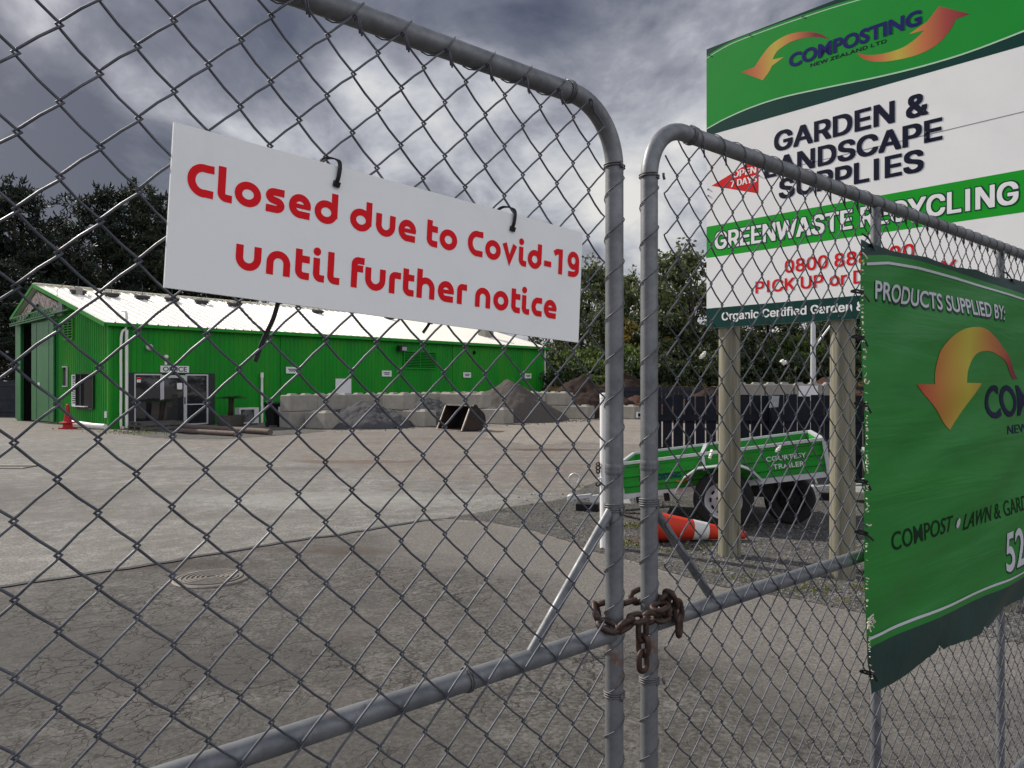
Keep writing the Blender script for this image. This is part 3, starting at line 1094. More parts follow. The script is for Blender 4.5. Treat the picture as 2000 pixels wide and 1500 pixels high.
def glyph(ch, w_, xh):
    """skeleton strokes in a box of width w_, x-height xh, centre-lines inset by half a stroke"""
    h = SW / 2
    L, Rr, cx, cy = h, w_ - h, w_ / 2, xh / 2
    rx, ry = w_ / 2 - h, xh / 2 - h
    asc = xh * 1.36
    if ch == 'o': return [arc(cx, cy, rx, ry, 0, 360, 32)]
    if ch == 'C':
        H = xh * 1.27
        return [[(w_, H - h)] + arc(cx + h, H / 2, rx + h * .4, H / 2 - h, 80, 280, 28) + [(w_, h)]]
    if ch == 'c': return [[(w_, xh - h)] + arc(cx + h * .6, cy, rx + h * .3, ry, 80, 280, 24) + [(w_, h)]]
    if ch == 'l': return [[(L, asc), (L, h * 3.2)] + arc(L + h * 1.3, h * 2.3, h * 1.3, h * 1.3, 180, 270, 8) + [(w_, h)]]
    if ch == 't': return [[(L, xh * 1.25), (L, h * 3.4)] + arc(L + h * 1.5, h * 2.5, h * 1.5, h * 1.5, 180, 270, 8) + [(w_, h)], [(L, xh - h), (w_, xh - h)]]
    if ch == 'i': return [[(L, xh), (L, h * 3.2)] + arc(L + h * 1.3, h * 2.3, h * 1.3, h * 1.3, 180, 270, 8) + [(w_, h)], 'dot']
    if ch == 's':
        return [[(w_ * .95, xh - h), (cx, xh - h)] + arc(cx - rx * .1, xh * .755 - h * .5, rx * .85, xh * .245 - h * .5, 95, 250, 12) +
                arc(cx + rx * .1, xh * .245 + h * .5, rx * .85, xh * .245 - h * .5, 70, -90, 12) + [(w_ * .04, h)]]
    if ch == 'e':
        return [arc(cx, cy, rx, ry, -4, 276, 30) + [(w_ * .96, h)], ('w', .0056, [(L + h * .4, cy - h * .02), (w_ * .985, cy - h * .02)])]
    if ch == 'd':
        return [arc(cx, cy, rx, ry, 0, 360, 30), [(Rr, asc), (Rr, xh * .3)]]
    if ch == 'u':
        return [[(L, xh)] + arc(cx, rx + h, rx, rx, 180, 360, 18) + [(Rr, xh)]]
    if ch == 'n':
        return [[(L, 0)] + arc(cx, xh - rx - h, rx, rx, 180, 0, 18) + [(Rr, 0)]]
    if ch == 'h':
        return [[(L, 0), (L, asc)], [(L, xh * .4)] + arc(cx, xh - rx - h, rx, rx, 180, 0, 18) + [(Rr, 0)]]
    if ch == 'r':
        return [[(L, 0)] + arc(L + rx * 1.1, xh - rx * 1.1 - h, rx * 1.1, rx * 1.1, 180, 90, 10) + [(w_, xh - h)]]
    if ch == 'f':
        return [[(L, 0)] + arc(L + rx * 1.1, asc - rx * 1.1 - h, rx * 1.1, rx * 1.1, 180, 90, 10) + [(w_, asc - h)], [(L, xh * .86), (w_ * .92, xh * .86)]]
    if ch == 'v': return [[(h * .9, xh), (cx, h * 1.0), (w_ - h * .9, xh)]]
    if ch == '-': return [[(0, xh * .42), (w_, xh * .42)]]
    if ch == '1': return [[(0, asc * .9 - h), (w_ * .35, asc - h), (Rr, asc - h * .9), (Rr, 0)]]
    if ch == '9':
        ry2 = xh * .40
        return [arc(cx, asc - ry2 - h * .3, rx, ry2 - h * .3, 0, 360, 24), [(Rr, asc * .68), (Rr, xh * .42)] + arc(cx - rx * .1, xh * .42, rx * 1.1, xh * .42 - h, 0, -85, 10) + [(w_ * .08, h)]]
    return []


Z1 = lambda a, y: (320 + .2667 * a, 220 + .2667 * y)
Z2 = lambda a, y: (740 + .22 * a, 360 + .22 * y)
# letter, left and right edges in the photograph's two enlargements, and the baseline point
line1 = [('C', Z1, 145, 360, 617), ('l', Z1, 388, 497, 655), ('o', Z1, 512, 708, 690), ('s', Z1, 737, 883, 733), ('e', Z1, 910, 1073, 772), ('d', Z1, 1098, 1268, 812),
         ('d', Z1, 1358, 1518, 868), ('u', Z1, 1547, 1691, 905), ('e', Z2, 168, 325, 508), ('t', Z2, 420, 516, 553), ('o', Z2, 533, 690, 583), ('C', Z2, 770, 918, 640),
         ('o', Z2, 938, 1077, 670), ('v', Z2, 1090, 1219, 703), ('i', Z2, 1237, 1305, 728), ('d', Z2, 1316, 1439, 752), ('-', Z2, 1462, 1526, 765), ('1', Z2, 1550, 1624, 798), ('9', Z2, 1668, 1771, 825)]
line2 = [('u', Z1, 519, 708, 1160), ('n', Z1, 745, 921, 1195), ('t', Z1, 956, 1061, 1220), ('i', Z1, 1087, 1171, 1240), ('l', Z1, 1192, 1283, 1255), ('f', Z1, 1366, 1460, 1280), ('u', Z1, 1468, 1618, 1305),
         ('r', Z2, 85, 188, 968), ('t', Z2, 207, 306, 992), ('h', Z2, 330, 490, 1015), ('e', Z2, 517, 661, 1045), ('r', Z2, 689, 775, 1062), ('n', Z2, 849, 985, 1095),
         ('o', Z2, 1010, 1145, 1122), ('t', Z2, 1170, 1249, 1140), ('i', Z2, 1264, 1331, 1155), ('c', Z2, 1344, 1442, 1170), ('e', Z2, 1459, 1572, 1190)]
NXH = .0300
mb = MB()
for (line, xh) in ((line1, NXH), (line2, NXH)):
    # straight baseline fitted through the row
    pts = [nloc(*zf((a + b) / 2, y)) for _, zf, a, b, y in line]
    n = len(pts)
    mx, my = sum(p[0] for p in pts) / n, sum(p[1] for p in pts) / n
    k = sum((p[0] - mx) * (p[1] - my) for p in pts) / sum((p[0] - mx) ** 2 for p in pts)
    di = .0
    for ch, zf, a, b, y in line:
        xa, xb = nloc(*zf(a, y))[0], nloc(*zf(b, y))[0]
        yb = my + k * ((xa + xb) / 2 - mx)
        for st in glyph(ch, xb - xa, xh):
            di += .000012
            if st == 'dot':
                st = arc(SW * .52, xh * 1.27, SW * .28, SW * .28, 0, 360, 16)
                ribbon(mb, [(x + xa, yy + yb) for x, yy in st], SW * .60, npt, .0004 + di)
                continue
            wd_ = SW
            if st[0] == 'w': wd_, st = st[1], st[2]
            q = [(x + xa, yy + yb) for x, yy in st]
            ribbon(mb, q, wd_, npt, .0004 + di)
mb.build('lettering', 'notice_red', nt)


def cable_tie(pts, wdir, wid, th, label, name='cable_tie', group='black cable ties on the gate', buckle=True):
    """flat strap along 3D points"""
    P = smooth2(pts, 5)
    mb = MB()
    vs = []
    n = len(P)
    for i, p in enumerate(P):
        p = Vector(p)
        a, b = Vector(P[max(0, i - 1)]), Vector(P[min(n - 1, i + 1)])
        t = (b - a).normalized()
        wv = (wdir - t * wdir.dot(t)).normalized() * wid / 2
        nv = t.cross(wv).normalized() * th / 2
        vs += [p + wv + nv, p - wv + nv, p - wv - nv, p + wv - nv]
    fs = []
    for i in range(n - 1):
        for k in range(4):
            fs.append((i * 4 + k, i * 4 + (k + 1) % 4, i * 4 + 4 + (k + 1) % 4, i * 4 + 4 + k))
    fs += [(0, 1, 2, 3), tuple((n - 1) * 4 + k for k in range(4))[::-1]]
    mb.add(vs, fs)
    if buckle:
        p = Vector(P[0])
        t = (Vector(P[1]) - p).normalized()
        wv = (wdir - t * wdir.dot(t)).normalized()
        mb.box(p, wv * wid * .85, t * wid * .7, t.cross(wv) * th * 1.8)
    o = mb.build(name, 'black_plastic', origin=P[0])
    return tag(o, label, 'cable tie', group)


for (px, lb) in ((.198, 'black cable tie looped over the notice top between the words Closed and due'), (.501, 'black cable tie looped over the notice top above the word Covid')):
    q = [npt(px + .004, NH - .024, .001), npt(px + .006, NH - .012, .0035), npt(px + .0065, NH + .004, .003), npt(px + .002, NH + .010, -.004), npt(px - .006, NH + .010, -.014), npt(px - .010, NH + .002, -.022), npt(px - .006, NH - .012, -.018), npt(px + .002, NH - .022, -.006)]
    cable_tie(q, ex2.x * GD + Vector((0, 0, ex2.y)), .0050, .0020, lb)
cable_tie([npt(.137, .004, -.008), npt(.132, -.02, -.010), npt(.122, -.046, -.012), npt(.113, -.074, -.012)], GD, .0055, .0014, 'long loose black cable tie tail hanging below the notice over the white roof')
cable_tie([npt(.366, .004, -.008), npt(.362, -.004, -.010), npt(.355, -.014, -.010)], GD, .005, .0014, 'short black cable tie tail just showing under the notice edge')

# ------------------------------------------------------------------ chain
ch = thing('chain', gp(.05, 1.06), 'rusty steel chain wound round both gate posts', 'chain')


def link_mesh(c, t, nrm, L=.047, W=.032, r=.0054):
    """stadium ring: long axis t, flat in plane (t, side)"""
    t = t.normalized()
    sdv = nrm.cross(t).normalized()
    a, b = L / 2 - W / 2, W / 2 - r
    pts = []
    for i in range(9):
        an = R(-90 + 180 * i / 8)
        pts.append(c + t * (a + b * math.cos(an)) + sdv * (b * math.sin(an)))
    for i in range(9):
        an = R(90 + 180 * i / 8)
        pts.append(c + t * (-a + b * math.cos(an)) + sdv * (b * math.sin(an)))
    return MB().tube(pts, r, 9, closed=True)


zc_, off = 1.178, .030
path = []
NS = 200
sA, sB = -.004, .1045
Lst = sB - sA
tot = 2 * Lst + 2 * math.pi * off
for i in range(NS):
    x = tot * i / NS
    if x < Lst: p = (sA + x, off)
    elif x < Lst + math.pi * off:
        a = (x - Lst) / off
        p = (sB + off * math.sin(a), off * math.cos(a))
    elif x < 2 * Lst + math.pi * off: p = (sB - (x - Lst - math.pi * off), -off)
    else:
        a = (x - 2 * Lst - math.pi * off) / off
        p = (sA - off * math.sin(a), -off * math.cos(a))
    path.append(gp(p[0], zc_ + .006 * math.sin(6 * x / tot * 3.14) + (-.010 if p[1] > 0 else .010) * min(1, abs(p[1]) / off), p[1]))
nl = 12
for i in range(nl):
    f = i / nl * NS
    a, b = path[int(f) % NS], path[int(f + 6) % NS]
    a0 = path[int(f - 6) % NS]
    t = (b - a0)
    lean = R(22 if i % 2 else -62)
    out = (t.normalized().cross(Zv)).normalized()
    nrm = (Zv * math.cos(lean) + out * math.sin(lean))
    nrm = (nrm - t.normalized() * nrm.dot(t.normalized())).normalized()
    link_mesh(a, t, nrm).build('link', 'rusty_chain', ch, True)
zz = 1.150
for i, (ds, dz, nr) in enumerate([(.047, -.004, 1), (.050, -.031, 0), (.049, -.060, 1)]):
    link_mesh(gp(ds, zz + dz, .026), Vector((.02, 0, -1)), (GN if nr else GD)).build('link', 'rusty_chain', ch, True)
for (ds, z_, o_, nr, tx) in [(.128, 1.190, .03, GD, .55), (.146, 1.166, .033, GN, .25), (.151, 1.136, .032, GN * .9 + GD * .4, 0.02)]:
    link_mesh(gp(ds, z_, o_), GD * tx + Vector((0, 0, -1)), nr.normalized(), L=.050).build('link', 'rusty_chain', ch, True)
for (ds, z_, o_, lean) in [(.090, 1.184, .034, 12), (.120, 1.192, .024, -60)]:
    link_mesh(gp(ds, z_, o_), GD + Vector((0, 0, .15)), (Zv * math.cos(R(lean)) + GN * math.sin(R(lean)))).build('link', 'rusty_chain', ch, True)

# white post with a rusty fitting, just behind the gap
c = gnd(1184, 1070)
wp = thing('bollard', c, 'slim white round post standing behind the left gate post', 'post')
MB().lathe([(.062, 0), (.062, 1.46), (.064, 1.462), (.064, 1.50), (.058, 1.512), (0.001, 1.515)], c, n=24).build('post', 'white_paint', wp, 'auto')
mb = MB()
for i, dz in enumerate((0, -.035, -.07, -.105)):
    cc = c + Vector((-.082, -.02, .82 + dz - (.09 if i > 2 else 0)))
    mb.lathe([(.012, -.006), (.026, -.006), (.026, .006), (.012, .006), (.012, -.006)], cc, axis=(.3 if i % 2 else 1, 1, 0), n=14, cap=False)
mb.build('hanging_chain', 'rusty_chain', wp, True)
MB().lathe([(.014, -.012), (.03, -.012), (.03, .012), (.014, .012), (.014, -.012)], c + Vector((-.062, -.03, .66)), axis=(0, 1, 0), n=16, cap=False).build('eye', 'galv_bright', wp, True)

# latch pole seen between the posts
c = gnd(1250, 905)
c.x += .02
lp = thing('gate_stop', c, 'thin dark upright bar with a square tube end, between the gate posts', 'gate stop')
MB().tube([c, c + Vector((0, 0, 1.45))], .012, 8).build('bar', 'black_plastic', lp)
mb = MB()
cc = c + Vector((-.03, -.03, .98))
mb.box(cc + Vector((0, 0, .0)), (.055, 0, 0), (0, .05, 0), (0, 0, .055))
mb.build('tube_end', 'galv_bright', lp)
MB().box(cc + Vector((-.012, -.052, 0)), (.028, 0, 0), (0, .004, 0), (0, 0, .03)).build('hole', 'dark_void', lp)

# ------------------------------------------------------------------ big sign on round posts
S0, SE, SN = Vector((1.823, 7.195, 0)), Vector((.66, -.751, 0)).normalized(), Vector((-.751, -.66, 0)).normalized()


def sp(a, z, d=0.0):
    return S0 + SE * a + SN * d + Vector((0, 0, z))


bs = thing('sign_board', sp(1.2, 0, -.12), 'tall green and white company sign on round timber posts beyond the right gate leaf', 'sign')
SWD, ZB, ZT = 2.78, 2.122, 4.735
MB().prism([(0, ZB), (SWD, ZB), (SWD, ZT), (0, ZT)], sp, -.025, 0).build('panel', 'sign_white', bs)
upc = smooth2([(-.0, 4.672), (.122, 4.700), (.295, 4.722), (.622, 4.722), (.927, 4.714), (1.347, 4.690), (2.0, 4.62), (SWD, 4.50)], 6)
loc_ = smooth2([(0, 3.985), (.10, 4.008), (.209, 4.03), (.461, 4.060), (.777, 4.066), (1.212, 4.032), (1.606, 3.996), (1.964, 3.980), (2.292, 3.990), (SWD, 4.045)], 6)
MB().prism([(0, 3.923), (SWD, 3.923), (SWD, ZT), (0, ZT)], sp, .0, .0006).build('dark_field', 'sign_dark', bs)
MB().prism([p for p in loc_] + [p for p in reversed(upc)], sp, .0, .0012).build('green_field', 'sign_green', bs)
mb = MB()
ribbon(mb, [(x, y - .022) for x, y in upc], .008, sp, .0018)
ribbon(mb, [(x, y + .004) for x, y in loc_], .012, sp, .0018)
mb.build('swoosh_line', 'sign_line', bs)
ar1 = [(.371, 4.409), (.583, 4.272), (.685, 4.405 - .075), (.669, 4.372), (.785, 4.410), (.677, 4.423)]
ar1 = smooth2([(.371, 4.409), (.583, 4.272)], 1) + smooth2([(.583, 4.272), (.64, 4.325), (.672, 4.372)], 4) + [(.785, 4.412)] + smooth2([(.677, 4.425), (.70, 4.462), (.745, 4.495), (.868, 4.523), (1.043, 4.498), (1.184, 4.430)], 5) + smooth2([(1.184, 4.430), (1.10, 4.506), (.956, 4.569), (.808, 4.592), (.669, 4.561), (.575, 4.491), (.502, 4.413)], 5)
MB().prism(ar1, sp, .0, .0020).build('arrow', 'arrow_print_a', bs)
ar2 = smooth2([(1.414, 4.248), (1.479, 4.207), (1.606, 4.173), (1.765, 4.172), (1.872, 4.215), (1.918, 4.25)], 5) + [(1.807, 4.257), (1.941, 4.309), (2.021, 4.392), (2.228, 4.261), (2.131, 4.254)] + smooth2([(2.131, 4.254), (2.099, 4.194), (2.009, 4.115), (1.883, 4.083), (1.729, 4.089), (1.581, 4.120), (1.466, 4.179), (1.414, 4.248)], 5)
MB().prism(ar2, sp, .0, .0020).build('arrow', 'arrow_print_b', bs)


def sign_text(body, x0, x1, base, cap, mat, d=.0022, fat=0.0, outline=None, grot=True):
    put = gtext if grot else (lambda *a_: text(*a_, .022))
    mb = MB()
    offs = [(0, 0)] if not fat else [(0, 0), (-fat, -fat * .6), (fat, -fat * .6), (-fat, fat * .6), (fat, fat * .6)]
    for i, (dx, dy) in enumerate(offs):
        put(mb, body, x0 + fat + dx, x1 - fat + dx, base + dy, cap, sp, d + i * .00013)
    if outline:
        m2 = MB()
        q = fat + outline[1]
        for i, (dx, dy) in enumerate([(-q, -q), (q, -q), (-q, q), (q, q)]):
            put(m2, body, x0 + fat + dx, x1 - fat + dx, base + dy, cap, sp, d - .0008 + i * .00013)
        m2.build('letter_outline', outline[0], bs)
    return mb.build('lettering', mat, bs)


sign_text('COMPOSTING', .83, 1.90, 4.307, .108, 'logo_blue', fat=.003, d=.0034, grot=False)
sign_text('NEW ZEALAND LTD', 1.022, 1.643, 4.251, .027, 'sign_navy', fat=.0012)
sign_text('GARDEN &', .690, 1.95, 3.620, .160, 'sign_navy', fat=.0095)
sign_text('LANDSCAPE', .600, 2.045, 3.408, .155, 'sign_navy', fat=.0095)
sign_text('SUPPLIES', .735, 1.915, 3.203, .158, 'sign_navy', fat=.0095)
MB().prism([(0, 2.780), (SWD, 2.780), (SWD, 3.072), (0, 3.072)], sp, 0, .0008).build('green_band', 'sign_green_bright', bs)
sign_text('GREENWASTE RECYCLING', .09, 2.53, 2.850, .150, 'sign_white', fat=.007, d=.003, outline=('sign_dark', .006))
mb = MB()
mb.prism([(.055, 3.446), (.539, 3.605), (.539, 3.285)], sp, 0, .0012)
mb.build('red_arrow', 'sign_red', bs)
for w_, xa_, xb_, zb_ in (('OPEN', .285, .515, 3.474), ('7 DAYS', .262, .522, 3.392)):
    mb = MB()
    for k_, f_ in enumerate((-.004, 0, .004)):
        gtext(mb, w_, xa_ + f_, xb_ + f_, zb_, .058, sp, .0022 + k_ * .0002)
    mb.build('lettering', 'sign_white', bs)
sign_text('0800 888 990', .79, 1.85, 2.556, .105, 'sign_red', fat=.0045)
sign_text('PICK UP or DELIVERY', .51, 2.14, 2.405, .100, 'sign_red', fat=.0045)
MB().prism([(0, ZB), (SWD, ZB), (SWD, 2.306), (0, 2.306)], sp, 0, .0008).build('dark_band', 'sign_dark', bs)
sign_text('Organic Certified Garden &', .165, 1.475, 2.186, .070, 'sign_white', fat=.003)
mb = MB()
ribbon(mb, [(.62, 3.447), (2.0, 3.463), (SWD, 3.472)], .004, sp, .0014)
mb.build('panel_joint', 'text_grey', bs)
mb = MB()
for a_, z_ in [(.02, 3.42), (.02, 3.36), (.03, 4.67), (.45, 4.715), (.95, 4.70), (.545, 3.44), (1.04, 3.46), (1.93, 3.48), (1.93, 3.44), (.06, 2.16), (.62, 2.15), (1.27, 2.15)]:
    mb.lathe([(.007, .0), (.007, .008), (.003, .010)], sp(a_, z_, .002), axis=SN, n=8)
mb.build('screw', 'text_grey', bs)
for a_ in (.165, 1.235, 2.40):
    b0 = sp(a_, 0, -.125)
    prof = [(.101, -.05), (.100, .6), (.097, 1.5), (.096, 2.4), (.095, 4.5)]
    o = MB().lathe(prof, b0, n=28).build('post', 'treated_pine', bs, 'auto')
mb = MB()
for z_ in (2.20, 3.3, 4.4):
    mb.bar(sp(.03, z_, -.047), sp(SWD - .03, z_, -.047), SN * .020, Zv * .045)
mb.build('batten', 'grey_wood', bs)

# ------------------------------------------------------------------ torn green banner on the right leaf
BX0, BX1 = 1.02, 3.80


def cloth(a, z, d=0.0):
    a, z = .946 * a - .0576, 1.6 + .946 * (z - 1.6)      # printed size against the gate frame
    e = min(1, max(0, (a - BX0) / .15))
    rip = .005 * math.sin(z * 15 - a * 3.2) * e + .0035 * math.sin(z * 31 - a * 7 + 1 + 2 * mnoise.noise((a * 2, z * 2, 1))) * e + .010 * mnoise.noise((a * 2.0, z * 3.0, 7)) + .0015 * mnoise.noise((a * 9, z * 16, 3))
    if z < .88:
        rip += (.88 - z) * .12 * math.sin(a * 7 + 2)
    return gp(a, z, .046 + rip + d)


def bx_left(z):
    return 1.006 + (2.0 - z) * .030 + .004 * mnoise.noise((z * 30, 3, 1))


def btop(a):
    return 1.990 + .018 * min(1, max(0, a - 1.5)) - .008 * abs(math.sin((a - 1.01) * 7.0)) + .004 * mnoise.noise((a * 20, 1, 1))


def bbot(a):
    n_ = .758 - .020 * math.sin(min(1, (a - 1.04) / .5) * 3.14) if a < 1.54 else .745 + .008 * math.sin(a * 9)
    tear = sum(.022 * max(0, 1 - abs(a - t) / w_) for t, w_ in ((1.546, .02), (1.93, .03), (2.22, .02), (2.5, .025)))
    return n_ + tear + .004 * mnoise.noise((a * 25, 5, 1))


def wl_top(a):
    P = [(1.0, 1.922), (1.178, 1.944), (1.402, 1.95), (1.729, 1.949), (2.037, 1.943), (2.418, 1.932), (3.1, 1.90)]
    for (x0, y0), (x1, y1) in zip(P, P[1:]):
        if a <= x1: return y0 + (y1 - y0) * (a - x0) / (x1 - x0)
    return P[-1][1]


def gd_top(a): return wl_top(a) + .022


def gd_bot(a): return .880 - .043 * (a - 1.04) / 1.4


def cloth_grid(x0, x1, f0, f1, d, nx, nz, left=False):
    mb = MB()
    vs = []
    for i in range(nx + 1):
        for j in range(nz + 1):
            a = x0 + (x1 - x0) * i / nx
            z = f0(a) + (f1(a) - f0(a)) * j / nz
            if left:
                lx = bx_left(z)
                a = lx + (x1 - lx) * i / nx
            vs.append(cloth(a, z, d))
    fs = [(i * (nz + 1) + j, (i + 1) * (nz + 1) + j, (i + 1) * (nz + 1) + j + 1, i * (nz + 1) + j + 1) for i in range(nx) for j in range(nz)]
    mb.add(vs, fs)
    return mb


bn = thing('banner', cloth(1.5, .75), 'torn green vinyl supplier banner tied across the right gate leaf', 'banner')
o = cloth_grid(BX0, BX1, gd_bot, gd_top, 0, 90, 60, True).build('green_sheet', 'banner_green', bn, True)
o = cloth_grid(BX0, BX1, gd_top, btop, 0, 120, 6, True).build('top_hem', 'banner_dark', bn, True)
o = cloth_grid(BX0, BX1, bbot, gd_bot, 0, 160, 10, True).build('torn_hem', 'banner_dark', bn, True)
mb = MB()
xs = [BX0 + .022 + (BX1 - BX0 - .03) * i / 80 for i in range(81)]
ribbon(mb, [(x, wl_top(x)) for x in xs], .0075, cloth, .0025)
mb.build('white_line', 'banner_grey', bn)
mb = MB()
ribbon(mb, [(x, gd_bot(x) + .025) for x in xs], .008, cloth, .0025)
mb.build('white_line', 'banner_grey', bn)


def banner_text(body, x0, x1, base, cap, mat, bold=.02, d=.0015, shadow=None, fat=0.0):
    if shadow:
        m2 = MB()
        for i in range(6):
            text(m2, body, x0 + .0012 * i, x1 + .0012 * i, base - .0014 * i, cap, cloth, d - .0010 + i * .0001, bold + .006, fine=.02)
        m2.build('letter_shadow', shadow, bn)
    mb = MB()
    for i, (dx, dy) in enumerate([(0, 0)] if not fat else [(-fat, 0), (fat, 0), (0, 0)]):
        text(mb, body, x0 + dx, x1 + dx, base + dy, cap, cloth, d + .0002 * i, bold, fine=.02)
    return mb.build('lettering', mat, bn)


banner_text('PRODUCTS SUPPLIED BY:', 1.10, 2.187, 1.838, .050, 'banner_grey', .016, shadow='banner_dark', d=.0026)
A = [(1.379, 1.599), (1.659, 1.450), (1.924, 1.603), (1.772, 1.604)] + smooth2([(1.772, 1.604), (1.787, 1.648), (1.862, 1.700), (1.956, 1.716), (2.071, 1.711), (2.211, 1.680), (2.345, 1.618)], 5) + smooth2([(2.40, 1.619), (2.322, 1.667), (2.193, 1.723), (2.088, 1.766), (1.972, 1.792), (1.862, 1.795), (1.743, 1.781), (1.645, 1.748), (1.565, 1.705), (1.530, 1.650), (1.520, 1.599)], 5)
mb = MB()
A2, F2 = refine2d(A, [tuple(t) for t in tessellate_polygon([[Vector((x, y, 0)) for x, y in A]])], .025)
mb.add([cloth(x, y, .0015) for x, y in A2], F2)
ao = mb.build('arrow', 'arrow_print_c', bn)
import bmesh
bm = bmesh.new(); bm.from_mesh(ao.data)
bmesh.ops.triangulate(bm, faces=bm.faces[:], ngon_method='EAR_CLIP')
bm.to_mesh(ao.data); bm.free()
banner_text('COMPOSTING', 1.985, 3.53, 1.480, .115, 'banner_navy', .02, fat=.003)
banner_text('NEW ZEALAND LTD', 2.222, 3.26, 1.412, .032, 'banner_navy', .01)
banner_text('COMPOST', 1.212, 1.672, 1.120, .052, 'banner_ink', .006)
mb = MB()
mb.add([cloth(1.731 + .017 * math.cos(R(i * 18)), 1.138 + .017 * math.sin(R(i * 18)), .003) for i in range(20)], [tuple(range(20))])
mb.build('bullet_dot', 'banner_grey', bn)
banner_text('LAWN & GARDEN', 1.795, 2.60, 1.105, .056, 'banner_ink', .006)
banner_text('52', 2.20, 2.425, .902, .14, 'banner_grey', .018, shadow='banner_dark', d=.0026)
# frayed threads along the left edge
mb = MB()
rs = random.Random(8)
for i in range(120):
    z = rs.uniform(.80, 1.97)
    a = bx_left(z)
    big = rs.random() < .10
    L = rs.uniform(.010, .026) if big else rs.uniform(.003, .009)
    p = cloth(a + rs.uniform(-.002, .004), z, .004)
    q = p + GD * rs.uniform(-.6, .9) * L + Zv * rs.uniform(-.8, .5) * L + GN * .004
    mid = (p + q) / 2 + Zv * rs.uniform(-.3, .3) * L
    mb.tube([p, mid, q], rs.uniform(.0007, .0018) if not big else rs.uniform(.0012, .0026), 4)
for k in range(14):
    p = cloth(1.045 + rs.uniform(-.01, .02), .955 + rs.uniform(-.016, .016), .004)
    mb.tube([p, p + GD * rs.uniform(-.014, .02) + Zv * rs.uniform(-.02, .02) + GN * rs.uniform(.003, .01)], rs.uniform(.001, .003), 4)
mb.build('frayed_thread', 'thread', bn)
tz = [(1.848, 'second'), (1.725, 'third'), (1.545, 'fourth'), (1.335, 'fifth'), (1.195, 'sixth'), (.815, 'lowest')]
for z, nm in tz:
    a = bx_left(z)
    cable_tie([cloth(a + .002, z, .004), cloth(a - .008, z + .006, -.006), cloth(a - .014, z + .002, -.018), cloth(a - .004, z - .003, .002), cloth(a + .010, z - .008, .006), cloth(a + .034 if nm in ('second', 'sixth') else a + .018, z - .024, .010)], Zv, .005, .0018,
              'black cable tie on the banner edge, %s from the top' % nm if nm != 'lowest' else 'lowest black cable tie on the torn banner edge')
for a, lb in ((1.065, 'black cable tie at the top left banner corner'), (2.30, 'black cable tie on the top hem, farthest along the banner')):
    z = btop(a)
    cable_tie([cloth(a, z - .005, .004), cloth(a - .006, z + .018, -.004), cloth(a - .004, z + .03, -.02), cloth(a + .008, z + .012, -.006), cloth(a + .02, z - .018, .006)], GD, .006, .0022, lb)
# scraps of torn tape left on the right leaf
for (u, v, rr, lb) in [(1352, 695, .3, 'white plastic scrap on the wire, left of the timber sign post'), (1510, 708, -.6, 'white plastic scrap on the wire between the two timber sign posts'),
                       (1368, 886, .9, 'white plastic scrap on the wire in front of the trailer cross bar'), (1500, 876, .2, 'white plastic scrap on the wire beside the word courtesy')]:
    s_ = s_of(u)
    Y = (GP0 + GD * s_).y
    z = EYE - (v - 750) * Y / 1500
    mb = MB()
    cc = gp(s_, z, .025)
    ax = (GD * math.cos(rr) + Zv * math.sin(rr))
    ay = (GN * .3 + Zv * math.cos(rr) - GD * math.sin(rr)).normalized()
    mb.box(cc, ax * .0065, ay * .004, GN * .0018)
    mb.box(cc + ax * .005 + ay * .003, ax * .003, ay * .0036, GN * .0026)
    mb.box(cc - ax * .0065 - ay * .002, ax * .0022, ay * .003, GN * .0024)
    tag(mb.build('plastic_scrap', 'scrap_white', origin=cc), lb, 'scrap', 'white scraps caught on the right gate leaf')

# ------------------------------------------------------------------ green shed
C0, E1, EI = Vector((-14.3, 27.3, 0)), Vector((.655, .756, 0)), Vector((-.756, .655, 0))
EQ = -EI


def B(p, t, z):
    return C0 + E1 * p + EI * t + Vector((0, 0, z))


def G(p, q, z=0.0):
    return C0 + E1 * p + EQ * q + Vector((0, 0, z))


PL, TW, TA = 24.8, 9.75, 7.1
EV, AP, LEV = 3.76, 5.66, 4.45
sh = thing('shed', B(12, 4, 0), 'long green corrugated shed with a white roof and an office door', 'building')


def corr(mb, fn, x0, x1, zlo, ztop, pitch=.2, dep=.028):
    """ribbed sheet: fn(x, d, z); ztop may be a function"""
    xs, n = [], int((x1 - x0) / pitch)
    for i in range(n + 1):
        b_ = x0 + i * pitch
        xs += [(b_, 0), (b_ + pitch * .62, 0), (b_ + pitch * .72, dep), (b_ + pitch * .9, dep)]
    xs = [(min(x, x1), d) for x, d in xs if x <= x1 + 1e-6] + [(x1, 0)]
    vs = []
    for x, d in xs:
        zt = ztop(x) if callable(ztop) else ztop
        vs += [fn(x, d, zlo), fn(x, d, zt)]
    mb.add(vs, [(2 * i, 2 * i + 2, 2 * i + 3, 2 * i + 1) for i in range(len(xs) - 1)])


